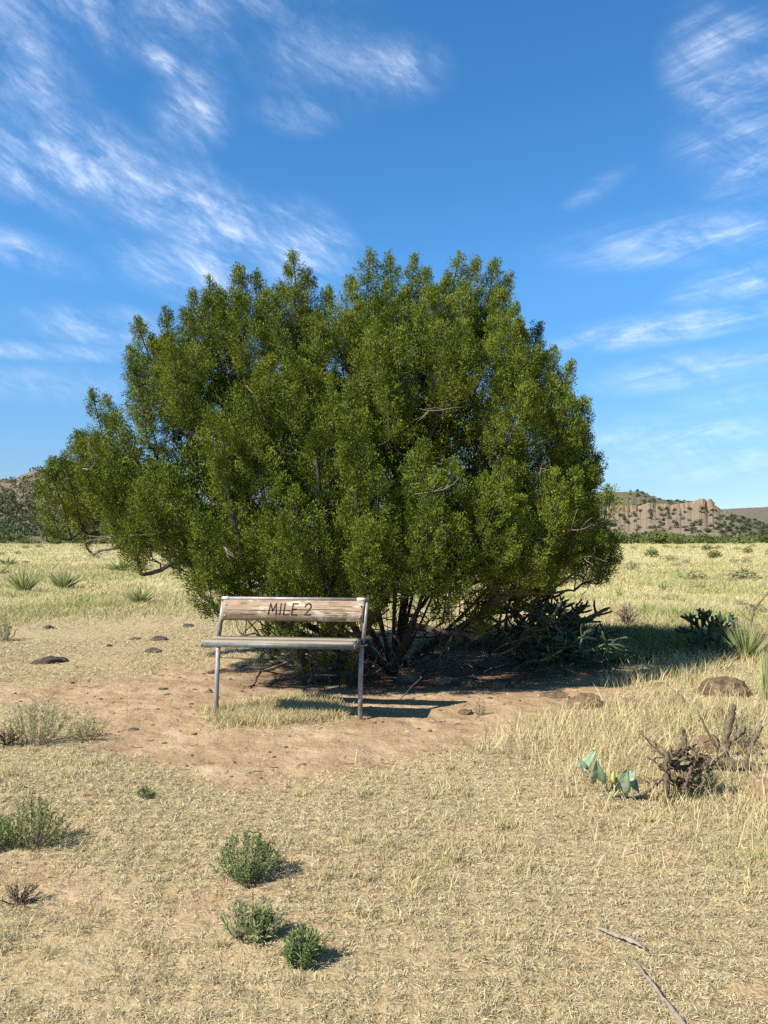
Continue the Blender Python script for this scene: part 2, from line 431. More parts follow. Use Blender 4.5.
def tall_grass():
    Ps, Hs = [], []
    # right-hand stand
    X = rng.uniform(0.2, 5.2, 150000); Y = rng.uniform(2.6, 11, 150000)
    s = sdist(TALL, X, Y) + 0.8 * fbm(X * 1.5, Y * 1.5, 41)
    cl = sstep(-0.12, 0.22, fbm(X * 2.6, Y * 2.6, 42))
    keep = rng.random(len(X)) < (1 - sstep(-0.25, 0.25, s)) * (0.10 + 0.9 * cl) * 0.36
    Ps.append(np.stack([X[keep], Y[keep]], 1)); Hs.append(0.10 + 0.14 * rng.random(keep.sum()))
    # a few standing stems over the near mat
    X, Y = scatter(9000, 2.1, 7)
    k = (rng.random(len(X)) < (1 - dirt_mask(X, Y)) * sstep(0.05, 0.3, fbm(X * 1.2, Y * 1.2, 43) + 0.06 * X))
    Ps.append(np.stack([X[k], Y[k]], 1)); Hs.append(0.06 + 0.09 * rng.random(k.sum()))
    # low tussocks that stand proud of the mat
    tx, ty = scatter(1500, 1.9, 14)
    kk = rng.random(1500) < (1 - dirt_mask(tx, ty)) * (1 - litter_mask(tx, ty)) * sstep(-0.1, 0.25, fbm(tx * 0.8, ty * 0.8, 47) + 0.05 * tx)
    tx, ty = tx[kk], ty[kk]; q = 46
    sz = np.repeat(0.02 + 0.05 * rng.random(len(tx)), q)
    Ps.append(np.stack([np.repeat(tx, q), np.repeat(ty, q)], 1) + rng.normal(size=(len(tx) * q, 2)) * (sz * 0.55)[:, None]); Hs.append((0.025 + sz * 0.9) * (0.5 + 0.7 * rng.random(len(sz))))
    # mound under the bench
    X = rng.uniform(-1.9, 0.1, 40000); Y = rng.uniform(5.5, 7.2, 40000)
    k = rng.random(len(X)) < (1 - sstep(-0.14, 0.05, sdist(MOUND, X, Y) + 0.35 * fbm(X * 4, Y * 4, 8))) * 0.75
    Ps.append(np.stack([X[k], Y[k]], 1)); Hs.append(0.05 + 0.06 * rng.random(k.sum()))
    XY = np.concatenate(Ps); H = np.concatenate(Hs); n = len(XY)
    P = with_ground(XY[:, 0], XY[:, 1])
    D = unit(np.stack([rng.normal(size=n) * 0.28 + 0.06, rng.normal(size=n) * 0.28, np.ones(n)], 1))
    W = 0.0016 + 0.00055 * P[:, 1] * (0.6 + 0.8 * rng.random(n))
    bend = np.stack([rng.normal(size=n), rng.normal(size=n), -0.4 * np.ones(n)], 1) * (H * 0.28)[:, None]
    V, q, t = blades_mesh(P, D, H, W, bend)
    o = mesh_np('tall_grass', V, q, t, M['tall_grass'])
    tag(o, 'standing pale straw grass in loose clumps among the right hand rocks', 'tall grass', kind='stuff')

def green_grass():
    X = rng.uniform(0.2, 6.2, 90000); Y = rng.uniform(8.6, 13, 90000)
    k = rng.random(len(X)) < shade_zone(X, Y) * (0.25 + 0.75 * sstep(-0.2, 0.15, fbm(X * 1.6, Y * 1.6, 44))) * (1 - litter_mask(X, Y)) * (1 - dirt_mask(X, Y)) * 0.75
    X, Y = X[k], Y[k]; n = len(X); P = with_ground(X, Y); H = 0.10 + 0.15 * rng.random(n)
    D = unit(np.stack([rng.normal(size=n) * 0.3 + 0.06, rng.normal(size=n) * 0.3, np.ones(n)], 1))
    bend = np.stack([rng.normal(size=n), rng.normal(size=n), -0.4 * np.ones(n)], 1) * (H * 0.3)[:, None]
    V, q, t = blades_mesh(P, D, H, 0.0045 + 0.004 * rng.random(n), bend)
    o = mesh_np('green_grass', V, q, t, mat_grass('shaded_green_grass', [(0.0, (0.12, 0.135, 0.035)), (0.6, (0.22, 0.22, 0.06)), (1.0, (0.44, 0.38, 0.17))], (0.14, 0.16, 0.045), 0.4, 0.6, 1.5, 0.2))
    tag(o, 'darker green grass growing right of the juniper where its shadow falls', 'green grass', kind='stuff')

def meadow_grass():
    X1, Y1 = scatter(300000, 9.2, 45, 0.68)
    X2, Y2 = scatter(120000, 40, 340, 0.72)
    X, Y = np.concatenate([X1, X2]), np.concatenate([Y1, Y2])
    n0 = len(X)
    edge = (Y - (14.2 - 4.2 * sstep(-0.5, 3, X))) * 0.5 + 2.2 * fbm(X * 0.5, Y * 0.5, 51)
    pat = fbm(X * 0.35, Y * 0.35, 52) + 0.5 * fbm(X * 1.6, Y * 1.6, 53)
    den = sstep(-1.0, 1.0, edge) * (0.12 + 0.88 * sstep(-0.25, 0.12, pat)) * (1 - litter_mask(X, Y)) * (1 - 0.85 * shade_zone(X, Y))
    keep = rng.random(n0) < den
    X, Y, pat = X[keep], Y[keep], pat[keep]
    n = len(X)
    P = with_ground(X, Y)
    D = unit(np.stack([rng.normal(size=n) * 0.42 + 0.08, rng.normal(size=n) * 0.42, np.ones(n)], 1))
    H = (0.07 + 0.12 * rng.random(n)) * (1 + 0.6 * sstep(0.0, 0.3, pat)) * (0.9 + 0.006 * Y)
    W = 0.00075 * Y * (0.7 + 0.7 * rng.random(n))
    bend = np.stack([rng.normal(size=n), rng.normal(size=n), -0.4 * np.ones(n)], 1) * (H * 0.35)[:, None]
    V, q, t = blades_mesh(P, D, H, W, bend)
    o = mesh_np('meadow_grass', V, q, t, M['meadow'])
    tag(o, 'yellow green meadow grass spreading back to the foot of the hills', 'meadow grass', kind='stuff')

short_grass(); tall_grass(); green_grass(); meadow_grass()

# small stones and litter on the bare path
def ico(sub):
    import bmesh
    bm = bmesh.new(); bmesh.ops.create_icosphere(bm, subdivisions=sub, radius=1.0)
    V = np.array([v.co[:] for v in bm.verts]); T = np.array([[v.index for v in f.verts] for f in bm.faces]); bm.free()
    return V, T
ICO = {k: ico(k) for k in (1, 2, 3, 4, 5)}

def pebbles():
    mb = MB(); V0, T0 = ICO[1]
    X = rng.uniform(-4, 3.5, 9000); Y = rng.uniform(3, 9.8, 9000)
    k = rng.random(len(X)) < np.maximum(dirt_mask(X, Y) * 0.09, 0.5 * litter_mask(X, Y) * (Y < 9) * 0.22)
    for x, y in zip(X[k], Y[k]):
        s = 0.005 + 0.014 * random.random() ** 3
        V = V0 * (1 + 0.35 * (rng.random((len(V0), 1)) - 0.5)) * np.array([s * (0.8 + random.random()), s * (0.8 + random.random()), s * 0.6])
        mb.add(V + np.array([x, y, float(gz(x, y)) + s * 0.2]), t=T0)
    for x, y in zip(rng.uniform(-3.5, 3, 1500), rng.uniform(3.5, 9, 1500)):
        if rng.random() > float(dirt_mask(np.array([x]), np.array([y]))[0]) * 0.28: continue
        a = rng.random() * 6.283; L = 0.01 + 0.05 * rng.random() ** 2; z = float(gz(x, y)) + 0.004
        mb.tube([(x, y, z), (x + L * math.cos(a), y + L * math.sin(a), z + 0.004), (x + 2 * L * math.cos(a + 0.3), y + 2 * L * math.sin(a + 0.3), z)], 0.0022, 4)
    o = mb.build('pebbles', M['rock'])
    tag(o, 'scatter of small brown stones, grit and twig bits on the bare path', 'pebbles', kind='stuff')
pebbles()

# ------------------------------------------------------------------ rocks
def n3(V, f, seed):
    return fbm(V[:, 0] * f + 3.1 * V[:, 2] * f, V[:, 1] * f - 2.3 * V[:, 2] * f, seed, 4) + fbm(V[:, 2] * f + 9, V[:, 0] * f - V[:, 1] * f, seed + 3, 3)

def rock(px, py, wpx, hpx, label, mat='rock', sub=4, seed=0, flat=0.75, depth=0.8, rz=0.0):
    """a boulder whose visible bottom is near (px, py); wpx by hpx pixels as seen"""
    p = at(px, py)
    k = p[1] / FPX
    w = wpx * k * 0.5; d = w * depth; h = hpx * k * flat
    p[1] += d * 0.75; p[0] *= p[1] / (p[1] - d * 0.75)
    V, T = ICO[sub]; V = V.copy()
    # chipped facets: clamp against random planes, then roughen
    r = np.random.default_rng(seed + 100)
    for _ in range(11):
        nrm = unit(r.normal(size=3) + np.array([0, 0, 0.25])); lim = 0.66 + 0.26 * r.random()
        dd = V @ nrm; over = dd > lim
        V[over] -= np.outer((dd[over] - lim) * 0.85, nrm)
    V = V * (1 + 0.26 * n3(V, 1.9, seed)[:, None] + 0.11 * n3(V, 5.0, seed + 9)[:, None])
    V = V * np.array([w, d, h])
    V[:, 2] = np.where(V[:, 2] < 0, V[:, 2] * 0.45, V[:, 2])
    o = mesh_np('rock', V, None, T, M[mat], smooth=True, loc=(p[0], p[1], float(gz(p[0], p[1])) - 0.08 * h))
    o.rotation_euler = (0, 0, rz)
    return tag(o, label, 'rock', 'rocks lying in the dry grass and on the path')

ROCKS = [
    (721, 697, 56, 26, 'largest brown boulder, rounded, sitting in tall straw grass on the right', 'rock', 5, 1),
    (678, 707, 22, 14, 'brown rock in the straw just left of and below the largest boulder', 'rock', 4, 2),
    (638, 681, 21, 8, 'small low brown rock above the flat path edge rock, at the shade line', 'rock', 4, 3),
    (661, 687, 22, 7, 'thin flat rock slab nearly buried in straw between two small rocks', 'rock', 4, 4),
    (584, 709, 46, 17, 'wide smooth brown rock at the right end of the bare path', 'rock', 5, 5),
    (556, 698, 34, 10, 'low brown rock half buried in the path, touching the wide smooth rock', 'rock', 4, 6),
    (633, 703, 18, 7, 'small dark brown rock in straw right of the wide smooth path rock', 'rock', 4, 7),
    (715, 720, 30, 15, 'cracked grey brown rock behind the upright dead stub', 'rock', 4, 8),
    (706, 752, 38, 21, 'smooth rounded rock behind the tangle of dead branches', 'rock', 5, 9),
    (766, 801, 34, 30, 'reddish tan rock at the right edge beside the fallen log', 'rock_tan', 5, 10),
    (48, 629, 12, 6, 'smallest dark rock far left in the short dry grass', 'rock_dark', 3, 11),
    (159, 641, 17, 8, 'upper of two black rounded rocks left of the bench', 'rock_dark', 4, 12),
    (154, 653, 19, 9, 'lower of two black rounded rocks left of the bench', 'rock_dark', 4, 13),
    (135, 640, 13, 5, 'flat dark stone left beside the pair of black rocks', 'rock_dark', 3, 14),
    (109, 647, 7, 6, 'tiny pointed dark stone in the short grass, left of the black pair', 'rock_dark', 3, 15),
    (50, 664, 34, 13, 'broad flat dark slab in short grass at the left', 'rock_dark', 4, 16),
    (189, 627, 15, 5, 'thin dark stone in the grass edge behind the seat end', 'rock_dark', 3, 17),
    (209, 693, 7, 8, 'small upright grey stone beside the left bench leg', 'rock', 3, 18),
    (338, 672, 34, 27, 'large brown boulder behind the right bench leg under the juniper', 'rock', 5, 19),
    (408, 682, 26, 22, 'brown boulder at the foot of the juniper trunk', 'rock', 5, 20),
    (376, 676, 22, 16, 'grey rock between the trunk boulder and the right bench leg', 'rock', 4, 21),
    (301, 664, 22, 13, 'pale tan rock under the middle of the bench seat', 'rock_tan', 4, 22),
    (440, 684, 26, 11, 'leftmost tan rock in the row edging the juniper shade', 'rock_tan', 4, 23),
    (468, 686, 24, 11, 'middle brown rock in the row edging the juniper shade', 'rock', 4, 24),
    (494, 688, 26, 10, 'rightmost low brown rock in the row edging the juniper shade', 'rock', 4, 25),
    (465, 715, 19, 9, 'small lone brown rock on the bare path right of the bench shadow', 'rock', 4, 26),
    (410, 700, 10, 4, 'small flat pale stone on the path at the bench shadow', 'rock_tan', 3, 27),
    (163, 690, 10, 4, 'small flat stone on the bare path left of the bench', 'rock_dark', 3, 28),
    (133, 731, 12, 4, 'small dark clod of stone on the lower left path', 'rock_dark', 3, 29),
]
for r in ROCKS: rock(*r[:5], mat=r[5], sub=r[6], seed=r[7], flat=0.8 if r[3] > 13 else 0.6, rz=0.0)

# ------------------------------------------------------------------ bench
def bench():
    t = NT('weathered_bench_board'); p = t.coord('Object', (1.2, 8, 14)); pl = t.coord('Object', (3.2, 9, 9))
    g = t.noise(p, 6, 6, 0.7); b = t.noise(pl, 1.6, 5, 0.6)
    c = t.ramp(g, [(0.28, (0.13, 0.085, 0.052)), (0.48, (0.30, 0.212, 0.14)), (0.75, (0.42, 0.33, 0.235))])
    c = t.mix(t.ramp(b, [(0.52, 0.0), (0.62, 0.85)]), c, (0.62, 0.50, 0.36))
    c = t.mix(t.ramp(b, [(0.30, 0.8), (0.42, 0.0)]), c, (0.27, 0.15, 0.085))
    board = t.princ(c, 0.8, 0.2, normal=t.bump(g, 0.5, 0.004))
    t = NT('grey_bench_plank'); p = t.coord('Object', (1.0, 16, 16)); g = t.noise(p, 7, 6, 0.7)
    c = t.ramp(g, [(0.28, (0.13, 0.10, 0.07)), (0.5, (0.30, 0.245, 0.18)), (0.75, (0.44, 0.38, 0.295))])
    plank = t.princ(c, 0.85, 0.2, normal=t.bump(g, 0.6, 0.004))
    t = NT('galvanised_steel'); p = t.coord('Object'); g = t.noise(p, 18, 5, 0.6); g2 = t.noise(p, 5, 4, 0.6)
    c = t.ramp(g, [(0.3, (0.22, 0.22, 0.215)), (0.7, (0.36, 0.36, 0.35))])
    c = t.mix(t.ramp(g2, [(0.50, 0.0), (0.66, 0.75)]), c, (0.20, 0.12, 0.07))
    steel = t.princ(c, 0.55, 0.4, metal=0.25, normal=t.bump(g, 0.15, 0.002))
    t = NT('dark_steel_edge'); p = t.coord('Object'); g = t.noise(p, 22, 5, 0.6)
    c = t.ramp(g, [(0.3, (0.085, 0.09, 0.09)), (0.7, (0.17, 0.17, 0.16))])
    edge = t.princ(c, 0.55, 0.4, metal=0.2)
    groove = NT('burnt_groove').princ((0.05, 0.032, 0.022), 0.9, 0.1)

    x0, y0 = flat_at(360, 717)
    yaw = R(-7.0); Lb = 1.264
    # local: +x to the right end, +y backwards, origin midway between the legs on the ground
    cx = x0 - math.cos(yaw) * Lb / 2; cy = y0 - math.sin(yaw) * Lb / 2
    zb = float(gz(x0, y0))
    b = empty('bench', (cx, cy, zb), yaw)
    tag(b, 'weathered wooden bench on grey steel legs with MILE 2 carved in its backrest', 'bench')
    H = Lb / 2
    SH, TOP, REC = 0.685, 1.015, 0.075       # seat height, top of backrest, recline
    for s in (-1, 1):
        m = MB(); m.tube([(s * H, 0, -0.15), (s * H, 0, 0.3), (s * H, 0, SH - 0.055)], 0.0205, 16)
        m.box((s * H - 0.045, -0.05, SH - 0.062), (s * H + 0.045, 0.05, SH - 0.054))
        leg = m.build('leg', steel, b, smooth=False)
        for pf in leg.data.polygons: pf.use_smooth = len(pf.vertices) == 4 and abs(pf.normal.z) < 0.5
        m = MB()
        # post: flat angle iron leaning back
        k = REC / (TOP - SH)
        sh = Matrix(((1, 0, 0, 0), (0, 1, k, 0), (0, 0, 1, 0)))
        sh = Matrix(((1, 0, 0, s * H), (0, 1, k, 0.012), (0, 0, 1, SH - 0.03), (0, 0, 0, 1)))
        m.box((-0.005 if s > 0 else -0.022, -0.02, -0.03), (0.022 if s > 0 else 0.005, 0.024, TOP - SH + 0.03), sh)
        m.build('back_post', steel, b)
        # arm below the seat carrying it forwards
        m = MB(); m.box((s * (H - 0.022) - 0.016, -0.36, SH - 0.052), (s * (H - 0.022) + 0.016, 0.03, SH - 0.036))
        m.build('seat_bracket', edge, b)
    k = REC / (TOP - SH)
    sh = Matrix(((1, 0, 0, 0), (0, 1, k, 0.012), (0, 0, 1, SH), (0, 0, 0, 1)))
    m = MB(); m.box((-H - 0.026, -0.026, TOP - SH - 0.020), (H + 0.026, 0.022, TOP - SH + 0.003), sh)
    rail = m.build('top_rail', steel, b)
    white = NT('worn_white_paint').princ((0.70, 0.69, 0.66), 0.6, 0.3)
    m = MB(); m.box((H - 0.075, -0.0285, TOP - SH - 0.0185), (H - 0.005, 0.0, TOP - SH + 0.0045), sh); m.build('paint_patch', white, rail)
    m = MB(); m.box((-H - 0.012, -0.0285, TOP - SH - 0.0165), (-H + 0.05, 0.0, TOP - SH + 0.0045), sh); m.build('paint_patch', white, rail)
    # backrest board, one plank with a long split
    bz0, bz1 = 0.133, 0.309
    bo = None
    m = MB(); nseg = 60
    xs = np.linspace(-H + 0.004, H - 0.008, nseg)
    up = bz1 - 0.0 * xs; lo = bz0 + 0.004 * np.interp(xs, [-H, 0, H], [0, 0.4, 0]) + 0.0015 * rng.normal(size=nseg)
    V = []
    for x, a, c in zip(xs, lo, up):
        yy = -0.030 + 0.004 * math.sin(x * 2.2)
        V += [(x, yy, a), (x, yy, c), (x, yy + 0.034, c), (x, yy + 0.034, a)]
    V = np.array(V); V[:, 1] += k * V[:, 2] + 0.012; V[:, 2] += SH
    i = np.arange(nseg - 1)[:, None] * 4; j = np.arange(4)[None, :]; j2 = (j + 1) % 4
    q = np.stack([i + j, i + 4 + j, i + 4 + j2, i + j2], -1).reshape(-1, 4)
    q = np.concatenate([q, [[0, 1, 2, 3]], [[(nseg - 1) * 4 + v for v in (3, 2, 1, 0)]]])
    m.add(V, q)
    bo = m.build('backrest', board, b)
    def strokes(lines, width, mbx, jit=0.0):
        for P in lines:
            for (xa, za), (xb, zb_) in zip(P[:-1], P[1:]):
                L = math.hypot(xb - xa, zb_ - za); nx, nz = -(zb_ - za) / L, (xb - xa) / L
                ex, ez = (xb - xa) / L * width * 0.35, (zb_ - za) / L * width * 0.35
                pts = [(xa - ex + nx * width / 2, za - ez + nz * width / 2), (xa - ex - nx * width / 2, za - ez - nz * width / 2),
                       (xb + ex - nx * width / 2, zb_ + ez - nz * width / 2), (xb + ex + nx * width / 2, zb_ + ez + nz * width / 2)]
                F = [(x, -0.030 + 0.004 * math.sin(x * 2.2) - 0.0012, z) for x, z in pts]
                Bk = [(x, y + 0.004, z) for x, y, z in F]
                VV = np.array(F + Bk); VV[:, 1] += k * VV[:, 2] + 0.012; VV[:, 2] += SH
                mbx.add(VV, [[0, 1, 2, 3], [7, 6, 5, 4], [0, 4, 5, 1], [1, 5, 6, 2], [2, 6, 7, 3], [3, 7, 4, 0]])
    zc = 0.5 * (bz0 + bz1) + 0.012; a, c = zc - 0.047, zc + 0.047
    m = MB()
    two = [(0.112, c - 0.024), (0.118, c - 0.008), (0.132, c), (0.148, c), (0.160, c - 0.010), (0.163, c - 0.026), (0.155, c - 0.044), (0.135, a + 0.026), (0.114, a + 0.002), (0.168, a + 0.002)]
    strokes([[(-0.208, a), (-0.198, c), (-0.172, a + 0.03), (-0.148, c), (-0.138, a)],
             [(-0.106, a), (-0.104, c)],
             [(-0.070, c), (-0.072, a), (-0.030, a + 0.001)],
             [(0.046, c), (0.002, c), (0.000, a), (0.046, a)], [(0.002, zc), (0.036, zc)], two], 0.012, m)
    m.build('carved_lettering', groove, bo)
    m = MB()
    xs = np.linspace(-H + 0.06, H - 0.14, 40)
    zs = zc - 0.006 + 0.006 * np.sin(xs * 4) + 0.0018 * rng.normal(size=40)
    w = 0.002 + 0.007 * np.clip(np.sin((xs + H) / (2 * H) * math.pi), 0, 1) ** 2 * (0.5 + 0.6 * rng.random(40))
    for i in range(39): strokes([[(xs[i], zs[i]), (xs[i + 1], zs[i + 1])]], w[i], m)
    m.build('split', groove, bo)
    m = MB()
    for q_ in range(34):
        xa = rng.uniform(-H + 0.03, H - 0.2); L_ = rng.uniform(0.06, 0.3); zz = rng.uniform(bz0 + 0.015, bz1 - 0.015)
        if xa + L_ > -0.25 and xa < 0.2: continue
        strokes([[(xa, zz), (xa + L_ * 0.5, zz + rng.normal() * 0.002), (xa + L_, zz + rng.normal() * 0.003)]], 0.0016 + 0.0014 * rng.random(), m)
    m.build('checks', groove, bo)
    for s in (-1, 1):
        for zz in (bz0 + 0.04, bz1 - 0.04):
            m = MB(); yy = k * zz + 0.012 - 0.034
            m.tube([(s * (H - 0.035), yy + 0.004, SH + zz), (s * (H - 0.035), yy - 0.004, SH + zz)], 0.008, 8); m.build('bolt', steel, b)
    # seat: two planks in a steel frame
    sx0, sx1 = -H - 0.010, H - 0.010
    for ya, yb in ((-0.352, -0.180), (-0.168, 0.0)):
        m = MB(); nseg = 40; xs = np.linspace(sx0 + 0.005, sx1 - 0.005, nseg); V = []
        wv = 0.004 * fbm(xs * 3, xs * 0 + ya * 10, 77)
        for x, u in zip(xs, wv): V += [(x, ya + u, SH - 0.036), (x, ya + u, SH + u), (x, yb + u, SH + u * 0.6), (x, yb + u, SH - 0.036)]
        i = np.arange(nseg - 1)[:, None] * 4; j = np.arange(4)[None, :]; j2 = (j + 1) % 4
        q = np.stack([i + j, i + 4 + j, i + 4 + j2, i + j2], -1).reshape(-1, 4)
        q = np.concatenate([q, [[0, 1, 2, 3]], [[(nseg - 1) * 4 + v for v in (3, 2, 1, 0)]]])
        m.add(np.array(V), q); m.build('seat_plank', plank, b)
    m = MB(); m.box((sx0, -0.3655, SH - 0.046), (sx1, -0.3555, SH - 0.006)); m.box((sx0 - 0.010, -0.3655, SH - 0.050), (sx0 - 0.001, 0.0, SH - 0.006))
    m.box((sx1 + 0.001, -0.3655, SH - 0.050), (sx1 + 0.010, 0.0, SH - 0.006))
    m.build('seat_frame', edge, b)
bench()
for o in COL.objects:
    top = o
    while top.parent: top = top.parent
    if top.name == 'bench' and o.type == 'MESH':
        for v in o.data.vertices: v.co.x += 0.038 * max(v.co.z, 0.0) ** 2      # the old frame leans to the right

# ------------------------------------------------------------------ the juniper
KT = TY / FPX
def tw(px, py): return (px - CX) * KT, CAMH + (540 - py) * KT
TOPL = np.array([tw(*p) for p in [(44, 520), (50, 488), (62, 440), (75, 405), (88, 396), (104, 404), (116, 428), (124, 372), (135, 345), (155, 325), (178, 290), (200, 272),
                                  (220, 280), (238, 262), (262, 278), (290, 254), (312, 268), (328, 296), (345, 286), (368, 264), (392, 262), (418, 246),
                                  (436, 276), (462, 258), (500, 260), (520, 275), (536, 308), (556, 332), (574, 358), (590, 400), (602, 440), (600, 480), (612, 510), (622, 540)]])
BOTL = np.array([tw(*p) for p in [(44, 516), (70, 528), (120, 538), (170, 550), (215, 574), (260, 598), (330, 612), (400, 596), (450, 582), (520, 572), (570, 574), (622, 556)]])
def htop(x): return np.interp(x, TOPL[:, 0], TOPL[:, 1])
def hbot(x): return np.interp(x, BOTL[:, 0], BOTL[:, 1])
XL, XR = TOPL[0, 0], TOPL[-1, 0]
XC, XH = 0.5 * (XL + XR), 0.5 * (XR - XL)

def juniper():
    r = np.random.default_rng(11)
    tree = empty('juniper_tree', (TX, TY, float(gz(TX, TY))))
    tag(tree, 'large many stemmed green juniper with a broad crown of upright plumes behind the bench', 'tree')
    O = np.array([TX, TY, float(gz(TX, TY))])
    def half_depth(x): return 0.20 + 1.85 * np.sqrt(np.clip(1 - ((x - XC) / (XH * 1.02)) ** 2, 0, 1))
    # leaders: upright flame-shaped boughs, each with side sprays
    leaders = []
    def lead(x, y, z, L, wide, inner=False):
        out = np.array([(x - XC) / XH, (y - TY) / 2.2])
        d = unit(np.array([out[0] * 0.44 + r.normal() * 0.11, out[1] * 0.36 + r.normal() * 0.11, 1.0]))
        leaders.append((np.array([x, y, z]), d, L, wide, inner))
    for px, py in [(84, 398), (101, 404), (68, 438), (59, 470), (56, 504), (128, 358), (141, 336), (166, 322), (153, 348), (186, 292), (202, 278), (216, 296), (233, 266), (250, 272),
                   (276, 284), (291, 258), (306, 272), (326, 288), (352, 284), (372, 268), (391, 264), (418, 250), (431, 272), (451, 284), (462, 262), (479, 268), (500, 266), (516, 280),
                   (534, 314), (551, 322), (564, 350), (579, 368), (590, 406), (597, 438), (592, 470), (598, 510), (606, 530)]:
        x, z = tw(px, py - 5)
        x = XC + (x - XC) * 0.975
        lead(x + 0.0, TY + r.normal() * 0.22, z, min(0.75 + 0.5 * r.random(), max(0.35, z - hbot(x))), 0.95)
    for px, py, dy in [(262, 588, -1.0), (285, 596, -1.25), (312, 585, -1.4), (338, 592, -1.3), (354, 640, -0.8), (372, 585, -1.35), (300, 634, -0.8), (268, 628, -0.6), (326, 622, -0.9), (448, 580, -1.2), (244, 560, -0.9), (206, 542, -0.8), (166, 528, -0.6), (112, 520, -0.3), (588, 535, -0.3), (608, 545, 0.0), (574, 552, -0.5), (556, 560, -0.4), (80, 520, 0.1)]:
        kk = (TY + dy) / FPX
        lead((px - CX) * kk, TY + dy, CAMH + (540 - py) * kk, 0.32 + 0.18 * r.random(), 0.9)
    for px, py, dy in [(540, 462, 0.2), (556, 480, -0.1), (528, 492, 0.5), (546, 505, -0.4), (520, 530, -0.6), (505, 548, -0.9), (570, 512, 0.2), (562, 540, 0.3), (535, 548, -0.5), (548, 478, -0.6),
                       (132, 452, 0.0), (150, 462, -0.3), (140, 478, 0.3), (165, 450, 0.1), (500, 500, 0.2), (515, 470, -0.4), (490, 572, -1.0), (522, 570, -0.3)]:
        kk = (TY + dy) / FPX
        lead((px - CX) * kk, TY + dy, CAMH + (540 - py) * kk, 0.45 + 0.25 * r.random(), 1.05)
    pts = [l[0] for l in leaders]
    def shell():
        x = r.uniform(XL + 0.42, XR - 0.36)
        zb, zt = hbot(x) + 0.30, min(htop(x - 0.2), htop(x), htop(x + 0.2)) - 0.26
        if abs(x - tw(117, 0)[0]) < 0.16 or r.random() > 0.35 + 0.65 * (zt - zb) / 3.2: return None
        f = r.random() ** 0.9
        side = -1 if r.random() < 0.66 else 1
        hd = half_depth(x) * math.sqrt(1 - min(f, 0.995) ** 2.2)
        return x, zb, zb + (zt - zb) * f, side, hd
    SQ = np.array([1, 1, 0.50])
    # boughs: the tufts gather on these and leave shaded hollows between them
    boughs = np.zeros((0, 3))
    for _ in range(9000):
        c = shell()
        if c is None: continue
        p = np.array([c[0], TY + c[3] * c[4], c[2]])
        if len(boughs) and np.min(np.linalg.norm((boughs - p) * SQ, axis=1)) < 0.60: continue
        boughs = np.concatenate([boughs, p[None]])
    def fill(count, inner, space, tmax):
        tries, got, seen = 0, 0, np.zeros((0, 3)) if inner else np.array(pts)
        while got < count and tries < tmax:
            tries += 1
            c = shell()
            if c is None: continue
            x, zb, z, side, hd = c
            y = TY + side * hd
            if inner:
                x = XC + (x - XC) * 0.78; y = TY + 0.15 + (y - TY) * 0.40; z = zb + (z - zb) * 0.80 - 0.05
            else:
                db = np.min(np.linalg.norm((boughs - np.array([x, y, z])) * SQ, axis=1))
                if db > 0.28: continue
                y = TY + side * (hd + 0.30 * (1 - db / 0.33) - 0.16) + r.normal() * 0.05
            p = np.array([x, y, z])
            if len(seen) and np.min(np.linalg.norm((seen - p) * np.array([1, 1, 0.55]), axis=1)) < space * (1 - 0.45 * tries / tmax): continue
            seen = np.concatenate([seen, p[None]])
            got += 1
            if inner: lead(x, y, z, min(0.7 + 0.4 * r.random(), max(0.4, z - hbot(x) + 0.05)), 1.0, True)
            else: lead(x, y, z, min(0.38 + 0.50 * r.random(), max(0.34, z - hbot(x) + 0.12)), 1.0)
    fill(335, False, 0.25, 18000)
    fill(110, True, 0.36, 8000)
    print('boughs', len(boughs), 'leaders', len(leaders))
    tips, bases, CP, CD, CS, CK = [], [], [], [], [], []
    sprays = []
    for li, (tp, d, L, wide, inner) in enumerate(leaders):
        bases.append(tp - d * L); tips.append(tp)
        ref = unit(np.cross(d, [0.3, 0.8, 0.1])); ref2 = np.cross(d, ref)
        RM = wide * ((0.22 + 0.08 * r.random()) if inner else (0.078 + 0.065 * r.random()) * (0.75 + 0.40 * min(L, 1.2)))
        ph = r.random(3) * 6.283
        n = int(2 * math.pi * RM * L * 0.80 / (0.0034 if inner else 0.0024))
        t = r.random(n); a = r.random(n) * 6.283
        tip = 0.42
        prof = np.where(t < tip, 0.08 + 0.92 * (t / tip) ** 0.72, 1 - 0.5 * ((t - tip) / (1 - tip)) ** 1.6)
        lump = 1 + 0.24 * np.sin(3 * a + 7 * t * L + ph[0]) + 0.22 * np.sin(2 * a - 16 * t * L + ph[1]) + 0.15 * np.sin(4 * a + 24 * t * L + ph[2])
        depth = np.where(r.random(n) < 0.72, 1.0, 0.55 + 0.4 * r.random(n))
        rr = RM * prof * lump * depth
        keep = (lump > (0.6 if inner else 1.02 - 0.40 * r.random(n)))
        off = np.cos(a)[:, None] * ref + np.sin(a)[:, None] * ref2
        Q = tp - d * (t * L)[:, None] + off * rr[:, None] + r.normal(size=(n, 3)) * 0.012
        CP.append(Q[keep]); CD.append(unit(off * (0.75 * (0.35 + t))[:, None] + d * 0.75 + r.normal(size=(n, 3)) * 0.22)[keep]); CS.append((0.72 + 0.62 * r.random(n))[keep]); CK.append(np.full(int(keep.sum()), inner))
        tt = np.linspace(0.0, 0.06, 3)
        CP.append(tp - d * tt[:, None] + d * 0.02 + r.normal(size=(3, 3)) * 0.006); CD.append(np.repeat(d[None], 3, 0)); CS.append(0.7 + 0.15 * np.arange(3)); CK.append(np.full(3, inner))
